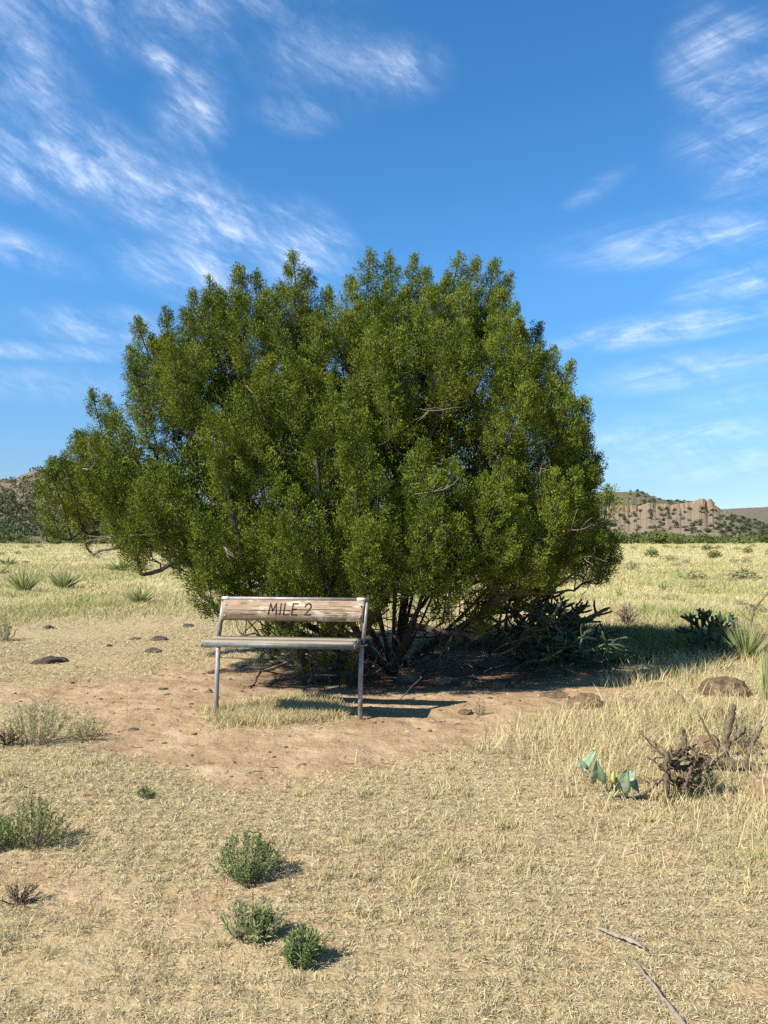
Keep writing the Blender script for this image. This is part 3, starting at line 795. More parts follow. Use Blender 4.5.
        for k in range(int(7 * L + 4)):
            u = 0.1 + 0.9 * r.random(); ang = r.random() * 6.283; root = tp - d * min(1, u + 0.15) * L
            sprays.append((li, root, tp - d * u * L + (math.cos(ang) * ref + math.sin(ang) * ref2) * RM * 0.9))
    CP, CD, CS, CK = np.concatenate(CP), np.concatenate(CD), np.concatenate(CS), np.concatenate(CK)
    # ---- limb skeleton
    nodes, par = [O + np.array([0, 0, -0.1])], [-1]
    def chain(start, P):
        i = start
        for p in P:
            nodes.append(np.asarray(p, float)); par.append(i); i = len(nodes) - 1
        return i
    def bez(a, b, c, d, n):
        t = np.linspace(0, 1, n + 1)[1:, None]
        return a * (1 - t) ** 3 + 3 * b * t * (1 - t) ** 2 + 3 * c * t ** 2 * (1 - t) + d * t ** 3
    def P(px, py, dy): 
        k = (TY + dy) / FPX
        return np.array([(px - CX) * k, TY + dy, CAMH + (540 - py) * k])
    mains = [((330, 635, -.1), (220, 575, -.3), (78, 505, -.2)), ((340, 620, .2), (230, 530, .3), (92, 440, .2)), ((335, 640, -.4), (240, 590, -.7), (120, 530, -.5)), ((440, 640, -.3), (520, 600, -.5), (600, 535, -.4)),
             ((345, 640, -.2), (270, 600, -.5), (150, 560, -.6)), ((350, 630, 0), (270, 585, .2), (100, 500, .1)), ((365, 620, .1), (300, 520, .2), (200, 330, 0)),
             ((380, 610, -.2), (340, 500, -.5), (285, 340, -.2)), ((372, 615, .3), (360, 480, .7), (330, 360, .8)), ((398, 600, -.3), (400, 480, -.6), (410, 320, -.3)),
             ((415, 610, .2), (440, 480, .3), (465, 330, .1)), ((425, 620, -.1), (480, 500, -.2), (520, 350, 0)), ((430, 640, -.3), (500, 612, -.5), (570, 520, -.6)),
             ((440, 640, .3), (520, 560, .5), (590, 470, .3)), ((445, 655, 0), (530, 620, .1), (600, 545, .1)), ((400, 630, .5), (420, 520, 1.1), (430, 420, 1.3)),
             ((360, 640, -.6), (320, 590, -1.1), (280, 480, -1.3)), ((410, 640, -.6), (430, 570, -1.1), (440, 470, -1.4)), ((370, 650, .5), (250, 590, .9), (170, 480, .9)),
             ((330, 650, -.3), (255, 608, -.6), (185, 572, -.8))]
    for a, b, c in mains:
        Pm = bez(O + np.array([0, 0, 0.0]), P(*a), P(*b), P(*c), 22)
        Pm[:, 0] += 0.05 * np.sin(np.linspace(0, 7, 22) + r.random() * 6) * np.linspace(0.3, 1, 22)
        Pm[:, 1] += 0.05 * np.sin(np.linspace(0, 6, 22) + r.random() * 6)
        chain(0, Pm)
    order = np.argsort([np.linalg.norm(b - O) for b in bases])
    tipn = []
    for k in order:
        b, tp = bases[k], tips[k]
        A = np.array(nodes); dv = b - A
        dist = np.linalg.norm(dv, axis=1)
        back = np.linalg.norm(A - O, axis=1)
        cost = dist + 0.8 * np.clip(A[:, 2] - b[:, ][2] + 0.1, 0, 9) + 0.6 * np.clip(back + 0.15 - np.linalg.norm(b - O), 0, 9)
        cost[0] += 3
        i = int(np.argmin(cost)); a = A[i]
        m = max(4, int(dist[i] / 0.09)); ax = tp - b
        Pm = bez(a, a + (b - a) * 0.35 + np.array([0, 0, 0.05 * dist[i]]), b - unit(ax) * min(0.22, 0.28 * dist[i]), b, m)
        Pm[:-1] += r.normal(size=(m - 1, 3)) * 0.018
        j = chain(i, Pm)
        j = chain(j, b + ax * np.array([0.25, 0.5, 0.75, 0.97])[:, None])
        tipn.append(j)
    nodes = np.array(nodes); par = np.array(par)
    cnt = np.zeros(len(nodes)); kids = [[] for _ in nodes]
    for i in range(len(nodes) - 1, 0, -1):
        if not kids[i]: cnt[i] = 1
        cnt[par[i]] += cnt[i]
        kids[par[i]].append(i)
    rad = 0.0066 * cnt ** 0.49
    mb = MB()
    stack = [(0, c) for c in kids[0]]
    while stack:
        a, c = stack.pop()
        ch = [a, c]
        while kids[c]:
            ks = sorted(kids[c], key=lambda k: -cnt[k])
            stack += [(c, k) for k in ks[1:]]
            c = ks[0]; ch.append(c)
        rr = rad[ch].copy(); rr[0] = min(rr[0], rr[1] * 1.25)
        Pm = nodes[ch]
        mb.tube(Pm - O, rr, 8 if rr[1] > 0.03 else (6 if rr[1] > 0.012 else 4), cap=False, rough=0.14 if rr[1] > 0.02 else 0)
    for li, a_, b_ in sprays:
        if r.random() < 0.6: mb.tube(np.array([a_, (a_ + b_) / 2 + r.normal(size=3) * 0.01, b_]) - O, [0.005, 0.0035, 0.002], 3, cap=False)
    for _ in range(420):
        a_ = r.random() * 6.283; q_ = math.sqrt(r.random()) * 1.5
        p = O + np.array([math.cos(a_) * q_ * 1.15, math.sin(a_) * q_ * 0.85, 0.05 + 1.1 * r.random()])
        d_ = unit(np.array([math.cos(a_) * 0.9, math.sin(a_) * 0.9, 0.5]) + r.normal(size=3) * 0.7); L_ = 0.25 + 0.5 * r.random(); Pm = [p]
        for _s in range(5):
            d_ = unit(d_ + r.normal(size=3) * 0.3); Pm.append(Pm[-1] + d_ * L_ / 5)
        mb.tube(np.array(Pm) - O, np.linspace(0.009, 0.003, 6) * (0.6 + 0.8 * r.random()), 4, cap=False)
    mb.build('trunk', M['bark'], tree, smooth=True)
    # ---- bleached dead twigs in the lower crown
    mb = MB()
    for _ in range(130):
        i = int(r.integers(20, len(nodes)))
        if rad[i] > 0.05 or nodes[i][1] > TY + 0.4 or nodes[i][2] > 2.9: continue
        d = unit(np.array([r.normal(), -0.7 + 0.6 * r.normal(), 0.25 * r.normal()])); p = nodes[i]; L = 0.2 + 0.5 * r.random()
        Pm = [p]
        for s in range(6):
            d = unit(d + r.normal(size=3) * 0.28 + np.array([0, 0, 0.06])); Pm.append(Pm[-1] + d * L / 6)
        mb.tube(np.array(Pm) - O, np.linspace(0.0055, 0.0015, 7), 4)
        for s in (2, 3, 4):
            d2 = unit(d + r.normal(size=3) * 0.45); mb.tube(np.array([Pm[s], Pm[s] + d2 * L * 0.2, Pm[s] + d2 * L * 0.36 + r.normal(size=3) * 0.02]) - O, [0.0035, 0.0025, 0.0015], 4)
    tag(mb.build('dead_twigs', M['deadwood'], tree, smooth=True), kind='stuff')
    # ---- foliage: boughs > sprays > dense clumps of scale leaves lying on small cores
    def clumps(CP, CD, CS, k, big):
        nc = len(CP); m = nc * k
        base = np.repeat(CP, k, 0); dirs = np.repeat(CD, k, 0); sc = np.repeat(CS, k)
        g = unit(r.normal(size=(m, 3)) + dirs * 0.25)
        along = np.sum(g * dirs, 1)
        rad_ = (0.45 + 0.75 * r.random(m))[:, None]
        Lp = base + (g * 0.036 * rad_ + dirs * (along * 0.030)[:, None]) * sc[:, None]
        Ld = unit(g * 0.40 + dirs * 1.0 + r.normal(size=(m, 3)) * 0.32)
        ll = (0.013 + 0.011 * r.random(m)) * sc ** 0.6 * big; ww = (0.0060 + 0.0030 * r.random(m)) * sc * big
        V, q = leaf_mesh(Lp - O, Ld, ll, ww, g + r.normal(size=(m, 3)) * 0.42)
        e1 = unit(np.cross(CD, r.normal(size=(nc, 3)))); e2 = np.cross(CD, e1); cs = CS[:, None] * (0.0050 if big < 1.2 else 0.010)
        C = CP - O
        OV = np.stack([C + e1 * cs, C + e2 * cs, C - e1 * cs, C - e2 * cs, C + CD * 2.4 * cs, C - CD * 3.2 * cs], 1).reshape(-1, 3)
        ot = np.array([[0, 1, 4], [1, 2, 4], [2, 3, 4], [3, 0, 4], [1, 0, 5], [2, 1, 5], [3, 2, 5], [0, 3, 5]])
        T = (np.arange(nc)[:, None, None] * 6 + ot[None]).reshape(-1, 3) + len(V)
        return np.concatenate([V, OV]), q, T
    V1, q1, T1 = clumps(CP[~CK], CD[~CK], CS[~CK], 38, 1.1)
    V2, q2, T2 = clumps(CP[CK], CD[CK], CS[CK], 12, 1.3)
    mesh_np('crown', np.concatenate([V1, V2]), np.concatenate([q1, q2 + len(V1)]), np.concatenate([T1, T2 + len(V1)]), M['juniper'], tree)
    m = len(q1) + len(q2)
    print('juniper leaves', m, 'nodes', len(nodes), 'leaders', len(leaders))
juniper()

# ------------------------------------------------------------------ cholla
def cholla(px, py, height, spread, label, seed, levels=5, lean=(0, 0), bx=0.0):
    r = np.random.default_rng(seed); p0 = at(px, py)
    mb = MB()
    def joint(a, d, L, rad):
        n = 9; t = np.linspace(0, 1, n)
        bow = unit(np.cross(d, r.normal(size=3))) * L * 0.08
        Pm = a + np.outer(t, d * L) + np.outer(np.sin(t * math.pi), bow)
        prof = rad * (0.80 + 0.28 * np.sin(t * math.pi) ** 0.6) * (1 + 0.14 * (np.arange(n) % 2))
        prof[0] *= 0.8; prof[-1] *= 0.6
        mb.tube(Pm, prof, 8, rough=0.16, twist=0.39)
        return Pm[-1], unit(Pm[-1] - Pm[-2])
    def grow(a, d, lv, L, rad):
        e, de = joint(a, d, L, rad)
        if lv <= 0: return
        for _ in range(int(r.integers(2, 4)) if lv > 1 else int(r.integers(2, 5))):
            nd = unit(de * 0.75 + r.normal(size=3) * np.array([spread, spread, 0.55]) + np.array([lean[0], lean[1], 0.22]))
            if e[2] < 0.05 and nd[2] < 0: nd[2] = abs(nd[2])
            grow(e - nd * rad * 0.3, nd, lv - 1, L * (0.74 + 0.16 * r.random()), max(rad * 0.88, 0.011))
    for _ in range(11 if levels > 4 else 5):
        d = unit(np.array([r.normal() * spread + bx, r.normal() * spread * 0.6, 0.9]))
        grow(np.array([r.normal() * 0.08, r.normal() * 0.06, -0.03]), d, levels - 1, height * 0.27, 0.018)
    o = mb.build('cholla_cactus', M['cholla'], smooth=True, loc=p0)
    return tag(o, label, 'cactus')
cholla(530, 666, 1.36, 0.88, 'big dark cholla cactus growing in shade under the right of the juniper', 5, 5, (0.10, 0), 0.2)
cholla(722, 654, 0.80, 0.55, 'dark jointed cholla cactus standing in grass beyond the right hand boulder', 9, 4, (-0.1, 0))

# ------------------------------------------------------------------ forbs, yuccas, dry bushes
def forb(px, py, wpx, hpx, label, mat='forb', seed=0, stems=60, leafk=26, cat='plant', name='green_forb', lw=1.0, group=None, sprawl=0.9):
    r = np.random.default_rng(seed); p0 = at(px, py); k = p0[1] / FPX
    w, h = wpx * k * 0.5, hpx * k
    root = empty(name, p0); tag(root, label, cat, group)
    mb = MB(); LP, LD = [], []
    for _ in range(stems):
        a = r.random() * 6.283; rr = math.sqrt(r.random())
        e = np.array([math.cos(a) * rr * w, math.sin(a) * rr * w * 0.8, h * (1.08 - 0.62 * rr ** 2) * (0.7 + 0.35 * r.random())])
        b = np.array([math.cos(a) * 0.12 * w * r.random() + e[0] * 0.18, math.sin(a) * 0.12 * w + e[1] * 0.18, -0.01])
        c = (b + e) / 2 + np.array([e[0] * 0.22, e[1] * 0.22, -h * 0.05])
        t = np.linspace(0, 1, 7)[:, None]
        Pm = b * (1 - t) ** 2 + 2 * c * t * (1 - t) + e * t ** 2
        mb.tube(Pm, np.linspace(0.0022, 0.0009, 7) * lw, 3, cap=False)
        tt = r.random(leafk) ** 0.7 * 0.88 + 0.12
        LP.append(np.stack([np.interp(tt, np.linspace(0, 1, 7), Pm[:, i]) for i in range(3)], 1))
        d = unit(Pm[-1] - Pm[0])
        LD.append(unit(d * 0.8 + r.normal(size=(leafk, 3)) * 0.6))
    LP, LD = np.concatenate(LP), np.concatenate(LD); n = len(LP)
    V, q = leaf_mesh(LP, LD, (0.014 + 0.016 * r.random(n)) * lw, (0.0035 + 0.003 * r.random(n)) * lw)
    mb.build('stems', M['twig'], root); mesh_np('foliage', V, q, None, M[mat], root)
    return root
GF = 'green forbs on the near ground'
forb(246, 878, 72, 46, 'bushy bright green plant, largest of the three near the centre bottom', 'forb', 1, 70, 30, group=GF)
forb(252, 938, 62, 40, 'sparse grey green plant just behind the small round one', 'forb_dusty', 2, 48, 22, group=GF)
forb(262, 938, 36, 30, 'low leafy green plant hugging the right of the sparse grey one', 'forb', 22, 36, 26, group=GF)
forb(304, 964, 42, 34, 'small compact round dark green plant nearest the bottom of the picture', 'forb', 3, 60, 26, group=GF)
forb(36, 744, 62, 46, 'dusty green bush beside the left bank of the bare path', 'forb_dusty', 4, 60, 28, group=GF)
forb(32, 846, 70, 46, 'green bush at the left edge below the bare path', 'forb', 5, 64, 30, group=GF)
forb(-4, 850, 40, 34, 'small green plant cut by the left edge of the picture', 'forb', 25, 40, 26, group=GF)
forb(145, 798, 18, 9, 'tiny flat green sprig alone in the matted grass', 'forb', 6, 22, 16, group=GF)
forb(88, 738, 44, 18, 'low dry greenish plant on the bank edge of the path', 'forb_dusty', 7, 34, 18, group=GF)
forb(690, 790, 60, 36, 'pale green weed growing through the dead branch tangle', 'forb_dusty', 8, 46, 22, group=GF)
forb(738, 748, 40, 40, 'pale green weed between the upright stub and the right edge', 'forb_dusty', 9, 40, 22, group=GF)
forb(352, 668, 12, 30, 'bright green shoot in front of the boulder behind the bench leg', 'forb', 10, 26, 30, group=GF)
forb(408, 640, 26, 26, 'bright green clump beside the juniper trunk', 'forb', 12, 30, 28, group=GF, lw=1.5)
forb(5, 641, 24, 22, 'pale yellow green clump at the left edge among the short dry grass', 'forb_dusty', 14, 30, 24, group=GF, lw=1.6)
forb(480, 715, 14, 16, 'thin yellowish sprig on the path edge right of the lone rock', 'forb_dusty', 13, 14, 14, group=GF)

def yucca(px, py, wpx, hpx, label, seed, n=90, mat='yucca', name='yucca', cat='plant', width=1.0, group='spiky grass tufts in the meadow'):
    r = np.random.default_rng(seed); p0 = at(px, py); k = p0[1] / FPX
    w, h = wpx * k * 0.5, hpx * k
    a = r.random(n) * 6.283; rr = np.sqrt(r.random(n))
    e = np.stack([np.cos(a) * rr * w, np.sin(a) * rr * w, h * np.sqrt(np.clip(1.05 - rr ** 2 * 0.8, 0.05, 2)) * (0.7 + 0.35 * r.random(n))], 1)
    b = e * np.array([0.12, 0.12, 0]) + np.array([0, 0, -0.01])
    D = e - b; L = np.linalg.norm(D, axis=1)
    bend = np.stack([e[:, 0] * 0.15, e[:, 1] * 0.15, -0.05 * L], 1)
    V, q, t = blades_mesh(b, D / L[:, None], L, (0.0022 * p0[1] * (0.7 + 0.5 * r.random(n))) * width, bend)
    o = mesh_np(name, V, q, t, M[mat], loc=p0)
    return tag(o, label, cat, group)
yucca(24, 592, 44, 30, 'leftmost spiky green yucca tuft in the meadow', 1)
yucca(64, 589, 34, 24, 'second spiky yucca tuft from the left in the meadow', 2)
yucca(140, 604, 36, 21, 'olive bushy tuft in the meadow left of the juniper', 3, 130, width=0.7)
yucca(86, 604, 16, 10, 'small low green tuft between the left yuccas and the olive tuft', 4, 40, width=0.7)
yucca(120, 572, 34, 16, 'far dull green tuft just under the left crown edge', 5, 80)
yucca(746, 660, 46, 46, 'long leaved green tuft beside the right hand cholla', 6, 150, width=0.8)
yucca(648, 614, 22, 15, 'pale green tuft in the right meadow, nearer the juniper', 7, 70, width=0.7)
yucca(676, 618, 18, 14, 'pale spiky tuft in the right meadow, left of the cholla', 8, 50, width=0.8)
yucca(665, 590, 18, 8, 'small bright green patch of blades in the right meadow', 9, 50)
yucca(619, 597, 10, 14, 'thin upright green tuft right of the juniper', 10, 20)
yucca(8, 566, 26, 10, 'far dull tuft at the left edge of the meadow', 11, 60)
yucca(765, 700, 30, 60, 'tall green grass tuft at the right edge past the boulder', 12, 90, width=0.6)
yucca(565, 655, 60, 34, 'shaded grass tuft under the right tips of the juniper', 13, 150, width=0.6)
yucca(618, 660, 46, 26, 'shaded grass tuft at the far edge of the juniper shadow', 14, 120, width=0.6)

def dry_bush(px, py, wpx, hpx, label, seed, mat='twig', name='dry_bush', n=26, rad=1.0, parts=True):
    r = np.random.default_rng(seed); p0 = at(px, py); k = p0[1] / FPX; w, h = wpx * k * .5, hpx * k
    mb = MB()
    for _ in range(n):
        a = r.random() * 6.283; rr = math.sqrt(r.random())
        e = np.array([math.cos(a) * rr * w, math.sin(a) * rr * w, h * (1.0 - 0.5 * rr ** 2) * (0.6 + 0.4 * r.random())])
        m = 7; t = np.linspace(0, 1, m)[:, None]
        Pm = e * t * (0.55 + 0.45 * t * [1, 1, 0] + [0, 0, 0.45 * 1]) ; Pm = e * t + r.normal(size=(m, 3)) * 0.05 * h * t
        mb.tube(Pm, np.linspace(0.0011, 0.0005, m) * p0[1] * rad, 4, cap=False)
        for _ in range(4):
            i = int(r.integers(2, m - 1)); d = unit(Pm[i + 1] - Pm[i] + r.normal(size=3) * 0.6 * np.linalg.norm(Pm[i + 1] - Pm[i]))
            mb.tube(np.array([Pm[i], Pm[i] + d * h * 0.15, Pm[i] + d * h * 0.28 + r.normal(size=3) * 0.02 * h]), np.array([0.0007, 0.0005, 0.0003]) * p0[1] * rad, 3, cap=False)
    o = mb.build(name, M[mat], loc=p0)
    return tag(o, label, 'bush', 'dry twiggy bushes')
dry_bush(629, 627, 24, 28, 'grey twiggy dry bush in the right meadow next to the juniper', 1)
dry_bush(752, 655, 40, 34, 'pale twiggy bush behind the cholla at the right', 2, n=30)
dry_bush(18, 905, 46, 22, 'flattened dark dead twig bush at the lower left edge', 3, mat='oldwood', n=20)
dry_bush(6, 746, 30, 22, 'dark dead twiggy clump at the left edge beside the dusty bush', 4, mat='oldwood', n=18)

# far bushes in the meadow: soft rounded leafy clumps
def clump_mesh(name, mat, seed, n=420, leaf=0.16):
    r = np.random.default_rng(seed)
    c = unit(r.normal(size=(9, 3))) * (0.35 + 0.25 * r.random((9, 1))) ; c[:, 2] = np.abs(c[:, 2]) * 0.9 + 0.25
    i = r.integers(0, 9, n)
    P = c[i] + unit(r.normal(size=(n, 3))) * (0.30 + 0.16 * r.random((n, 1)))
    P[:, 2] = np.abs(P[:, 2])
    D = unit(P - np.array([0, 0, 0.3]) + r.normal(size=(n, 3)) * 0.7)
    V, q = leaf_mesh(P, D, leaf * (0.8 + 0.8 * r.random(n)), leaf * (0.5 + 0.5 * r.random(n)))
    me = bpy.data.meshes.new(name)
    me.from_pydata([tuple(v) for v in V], [], [tuple(int(a) for a in f) for f in q]); me.materials.append(mat)
    return me
def mat_far(name, a, b):
    t = NT(name)
    c = t.mix(t.rand(), a, b)
    hs = t.n('ShaderNodeHueSaturation'); t.l(t.math('ADD', 0.7, t.math('MULTIPLY', t.orand(), 0.6)), hs.inputs['Value']); t.l(c, hs.inputs['Color'])
    return t.princ(hs.outputs[0], 0.7, 0.15, trans=0.2)
M['farbush'] = mat_far('far_bush_foliage', (0.085, 0.11, 0.03), (0.14, 0.16, 0.045))
M['scrub'] = mat_far('far_dry_scrub', (0.16, 0.15, 0.08), (0.26, 0.24, 0.12))
CL = [clump_mesh('bush_foliage', M['farbush'], s) for s in range(5)]
CLS = [clump_mesh('scrub_foliage', M['scrub'], 20 + s, 300, 0.14) for s in range(3)]
def put(me, name, p, w, h, label, cat, group, rz=0.0):
    o = bpy.data.objects.new(name, me); o.location = p; o.scale = (w, w, h); o.rotation_euler = (0, 0, rz); link(o)
    return tag(o, label, cat, group)
def bush_at(px, py, wpx, hpx, label, scrub=False, cat='bush', group=None, name='bush'):
    x, y = flat_at(px, py); k = y / FPX
    put(random.choice(CLS if scrub else CL), name, (x, y, float(gz(x, y)) - 0.02), wpx * k * 0.5 / 0.85, hpx * k / 1.15, label, cat, group or 'bushes scattered in the right meadow', random.random() * 6)
bush_at(652, 557.5, 15, 11, 'round green bush in front of the tree belt, left of a pair of bushes')
bush_at(707, 550.5, 10, 7, 'dark round bush touching the tree belt above the close pair')
bush_at(711, 558.5, 8, 9, 'left one of two dark bushes standing close together')
bush_at(717, 558.5, 9, 8, 'right one of two dark bushes standing close together')
bush_at(748, 553, 9, 7, 'small green bush in the meadow far right near the belt')
bush_at(634, 571, 17, 11, 'grey green bush in the meadow just right of the juniper', True)
bush_at(687, 564.5, 10, 6, 'small low olive bush below the pair of dark bushes', True)
bush_at(692, 580, 28, 12, 'wide olive scrub in the middle of the right meadow', True)
bush_at(739, 580, 36, 13, 'widest olive scrub at the right of the meadow', True)
bush_at(747, 563, 12, 6, 'low dull scrub right of the wide belt gap', True)
bush_at(698, 590, 20, 7, 'flat brownish scrub patch below the wide olive scrub', True)
bush_at(614, 566, 14, 8, 'dull scrub half hidden by the right edge of the juniper', True)

sr = np.random.default_rng(31)
for i in range(64):
    y = 15 * (160 / 15) ** sr.random(); x = sr.uniform(-0.56, 0.56) * y; sz = 0.10 + 0.004 * y + 0.28 * sr.random() ** 2
    put(CLS[i % 3], 'meadow_scrub', (x, y, float(gz(x, y)) - 0.02), sz * 1.3, sz * 0.8, 'low dull olive scrub tuft dotting the open meadow', 'scrub', 'scrub tufts dotting the meadow', sr.random() * 6)

# ------------------------------------------------------------------ gourd vine with big triangular leaves
def gourd():
    t = NT('gourd_leaf'); p = t.coord('Object'); n = t.noise(p, 30, 4)
    c = t.ramp(n, [(0.3, (0.22, 0.30, 0.165)), (0.7, (0.36, 0.43, 0.27))]); leafm = t.princ(c, 0.6, 0.3, trans=0.15)
    stem = NT('gourd_stem').princ((0.42, 0.40, 0.20), 0.6, 0.2)
    budm = NT('gourd_bud').princ((0.62, 0.50, 0.13), 0.6, 0.2, trans=0.2)
    b = at(611, 801); k = b[1] / FPX
    root = empty('gourd_vine', b); tag(root, 'gourd vine with pointed grey green leaves and a yellow bud in dry grass', 'plant')
    s = 100 / 768.0
    def W(zx, zy, dy=0.0):
        px, py = 570 + zx * s, 740 + zy * s
        return np.array([(px - 611) * k, dy, (801 - py) * k * 0.98])
    def leaf(apex, base, half, dy0, dy1, fold):
        half *= 1.25; fold *= 0.55
        A, B = W(*apex, dy0), W(*base, dy1); ax = A - B; L = np.linalg.norm(ax); d = ax / L
        side = unit(np.cross(d, np.array([-0.30, -1, 0.35]))) ; nrm = np.cross(side, d)
        V, q = [], []
        prof = [(0.0, 0.62), (0.06, 0.95), (0.16, 1.0), (0.4, 0.80), (0.7, 0.42), (0.9, 0.14), (1.0, 0.01)]
        for u, w in prof:
            c = B + ax * u + nrm * 0.06 * L * math.sin(u * 2.6)
            for e in (-1, -0.5, 0, 0.5, 1):
                V.append(c + side * half * w * e + nrm * half * fold * abs(e) * w - d * (0.18 * L * abs(e) * (u < 0.1)) + nrm * 0.006 * math.sin(7 * u + 4 * e))
        for i in range(len(prof) - 1):
            for j in range(4): q.append([i * 5 + j, i * 5 + j + 1, i * 5 + 6 + j, i * 5 + 5 + j])
        o = mesh_np('leaf', np.array(V), q, None, leafm, root, smooth=True)
        o.modifiers.new('thick', 'SOLIDIFY').thickness = 0.0015
    leaf((188, 125), (222, 300), 0.036, -0.05, 0.0, 0.55)
    leaf((245, 80), (120, 222), 0.024, 0.06, 0.03, 0.3)
    leaf((72, 130), (120, 225), 0.018, 0.02, 0.02, 0.5)
    leaf((432, 190), (400, 385), 0.042, -0.04, 0.03, 0.35)
    leaf((525, 252), (450, 330), 0.030, 0.05, 0.02, 0.3)
    leaf((540, 420), (505, 345), 0.020, 0.02, 0.06, 0.4)
    m = MB()
    m.tube([W(315, 470), W(300, 430, .0), W(255, 365), W(215, 310), W(150, 255), W(110, 215)], [0.0055, 0.005, 0.0045, 0.004, 0.003, 0.002], 6)
    m.tube([W(315, 440), W(338, 390, -.01), W(336, 330, -.01)], [0.004, 0.0035, 0.003], 6)
    m.tube([W(320, 455), W(370, 420, .03), W(400, 385, .03), W(450, 330, .03)], [0.004, 0.004, 0.003, 0.002], 6)
    m.build('vine_stem', stem, root, smooth=True)
    m = MB(); m.tube([W(335, 332, -.01), W(328, 300, -.01), W(326, 270, -.012), W(330, 230, -.012)], [0.006, 0.013, 0.011, 0.001], 8)
    m.build('bud', budm, root, smooth=True)
gourd()

# ------------------------------------------------------------------ dead wood on the right
def wood(name, lines, label, cat, mat='oldwood', base=(0, 0), k=9, rough=0.34):
    """lines: list of (points [(px, py, height above ground? , dy)], radii); built round the ground point under base pixel"""
    b = at(*base); kk = b[1] / FPX
    mb = MB()
    for pts, rads in lines:
        Pm = np.array([[(px - base[0]) * kk * (1 + dy / b[1]), dy, (base[1] - py) * kk] for px, py, dy in pts], float)
        n = max(8, int(len(Pm) * 5)); u = np.linspace(0, len(Pm) - 1, n)
        def cr(c): return np.interp(u, np.arange(len(Pm)), c)
        Q = np.stack([cr(Pm[:, i]) for i in range(3)], 1)
        for _ in range(2): Q[1:-1] = 0.25 * Q[:-2] + 0.5 * Q[1:-1] + 0.25 * Q[2:]
        rr = np.interp(u, np.linspace(0, len(Pm) - 1, len(rads)), rads)
        Q[1:-1] += rng.normal(size=(n - 2, 3)) * rr[1:-1, None] * 0.12
        mb.tube(Q, rr * 0.82 * (0.82 + 0.4 * rng.random(n)), k, rough=rough, twist=0.12)
    o = mb.build(name, M[mat], smooth=True, loc=b)
    return tag(o, label, cat)
wood('dead_stub', [([(722, 758, .0), (726, 742, 0), (731, 725, .02), (737, 707, .03)], [0.042, 0.034, 0.026, 0.022]),
                   ([(730, 741, -.01), (738, 733, -.04), (742, 728, -.05)], [0.020, 0.020, 0.016]),
                   ([(722, 756, 0), (714, 745, -.02), (706, 728, .0), (700, 712, .02)], [0.014, 0.012, 0.009, 0.006])],
     'upright broken dead stub with a side knob standing in straw', 'dead wood', base=(722, 758))
wood('fallen_log', [([(690, 766, .05), (712, 762, .02), (735, 764, 0), (760, 770, 0), (790, 776, .02)], [0.030, 0.036, 0.036, 0.034, 0.030]),
                    ([(745, 764, .0), (757, 745, .05), (768, 730, .08)], [0.012, 0.014, 0.010])],
     'grey fallen log lying in grass at the right edge', 'dead wood', base=(730, 772))
tl = [([(659, 802, -.10), (661, 780, -.08), (663, 760, -.05), (672, 748, 0)], [0.012, 0.015, 0.014, 0.010]),
      ([(668, 800, .0), (668, 778, .0), (672, 762, .02)], [0.012, 0.014, 0.010]),
      ([(662, 760, -.05), (676, 752, -.02), (690, 744, .06)], [0.016, 0.018, 0.012]),
      ([(676, 770, .0), (684, 752, .0), (686, 738, .0), (684, 731, .0)], [0.014, 0.018, 0.014, 0.010]),
      ([(670, 768, .03), (690, 772, .05), (706, 766, .05)], [0.018, 0.020, 0.016]),
      ([(688, 760, .06), (700, 764, .02), (708, 758, .0)], [0.018, 0.020, 0.012]),
      ([(640, 792, -.05), (652, 786, -.03), (664, 778, .0)], [0.008, 0.010, 0.010]),
      ([(650, 740, .1), (660, 752, .1), (672, 762, .08)], [0.005, 0.006, 0.008]),
      ([(680, 790, -.05), (686, 776, -.03), (692, 764, .0)], [0.012, 0.013, 0.012]),
      ([(672, 762, -.02), (690, 756, -.04), (698, 748, -.02)], [0.012, 0.014, 0.010]),
      ([(664, 772, .06), (682, 764, .08), (696, 754, .12)], [0.020, 0.022, 0.018]),
      ([(676, 782, .0), (690, 780, .02), (704, 774, .05)], [0.016, 0.017, 0.013]),
      ([(700, 790, .0), (712, 770, .02), (722, 760, .04)], [0.008, 0.010, 0.008])]
for _ in range(44):
    x, y = rng.uniform(650, 708), rng.uniform(745, 790); a = rng.random() * 6.283; L = rng.uniform(8, 18)
    tl.append(([(x, y, rng.uniform(-.1, .1)), (x + L * .5 * math.cos(a), y + L * .4 * math.sin(a), rng.uniform(-.1, .1)), (x + L * math.cos(a), y + L * .6 * math.sin(a), rng.uniform(-.1, .1))], [0.005, 0.006, 0.003]))
wood('dead_branch_tangle', tl, 'tangled heap of gnarled dead cholla branches right of the gourd vine', 'dead wood', base=(680, 800))
wood('bare_branch', [([(750, 640, 0), (752, 620, 0), (758, 606, .0), (766, 597, .0), (776, 590, 0)], [0.018, 0.016, 0.013, 0.010, 0.008]),
                     ([(757, 608, 0), (750, 604, .05), (744, 606, .08)], [0.008, 0.007, 0.004]), ([(758, 610, 0), (766, 612, -.05)], [0.007, 0.004]),
                     ([(752, 622, 0), (746, 616, .05), (742, 610, .08)], [0.008, 0.007, 0.004])],
     'bare curved grey branch rising behind the right hand cholla', 'branch', base=(750, 652), k=6)
wood('dead_stick', [([(634, 967, 0), (650, 987, .0), (664, 1005, 0), (684, 1030, 0)], [0.004, 0.006, 0.007, 0.008])], 'longer bleached stick running off the bottom edge', 'stick', 'deadwood', base=(650, 990), k=8)
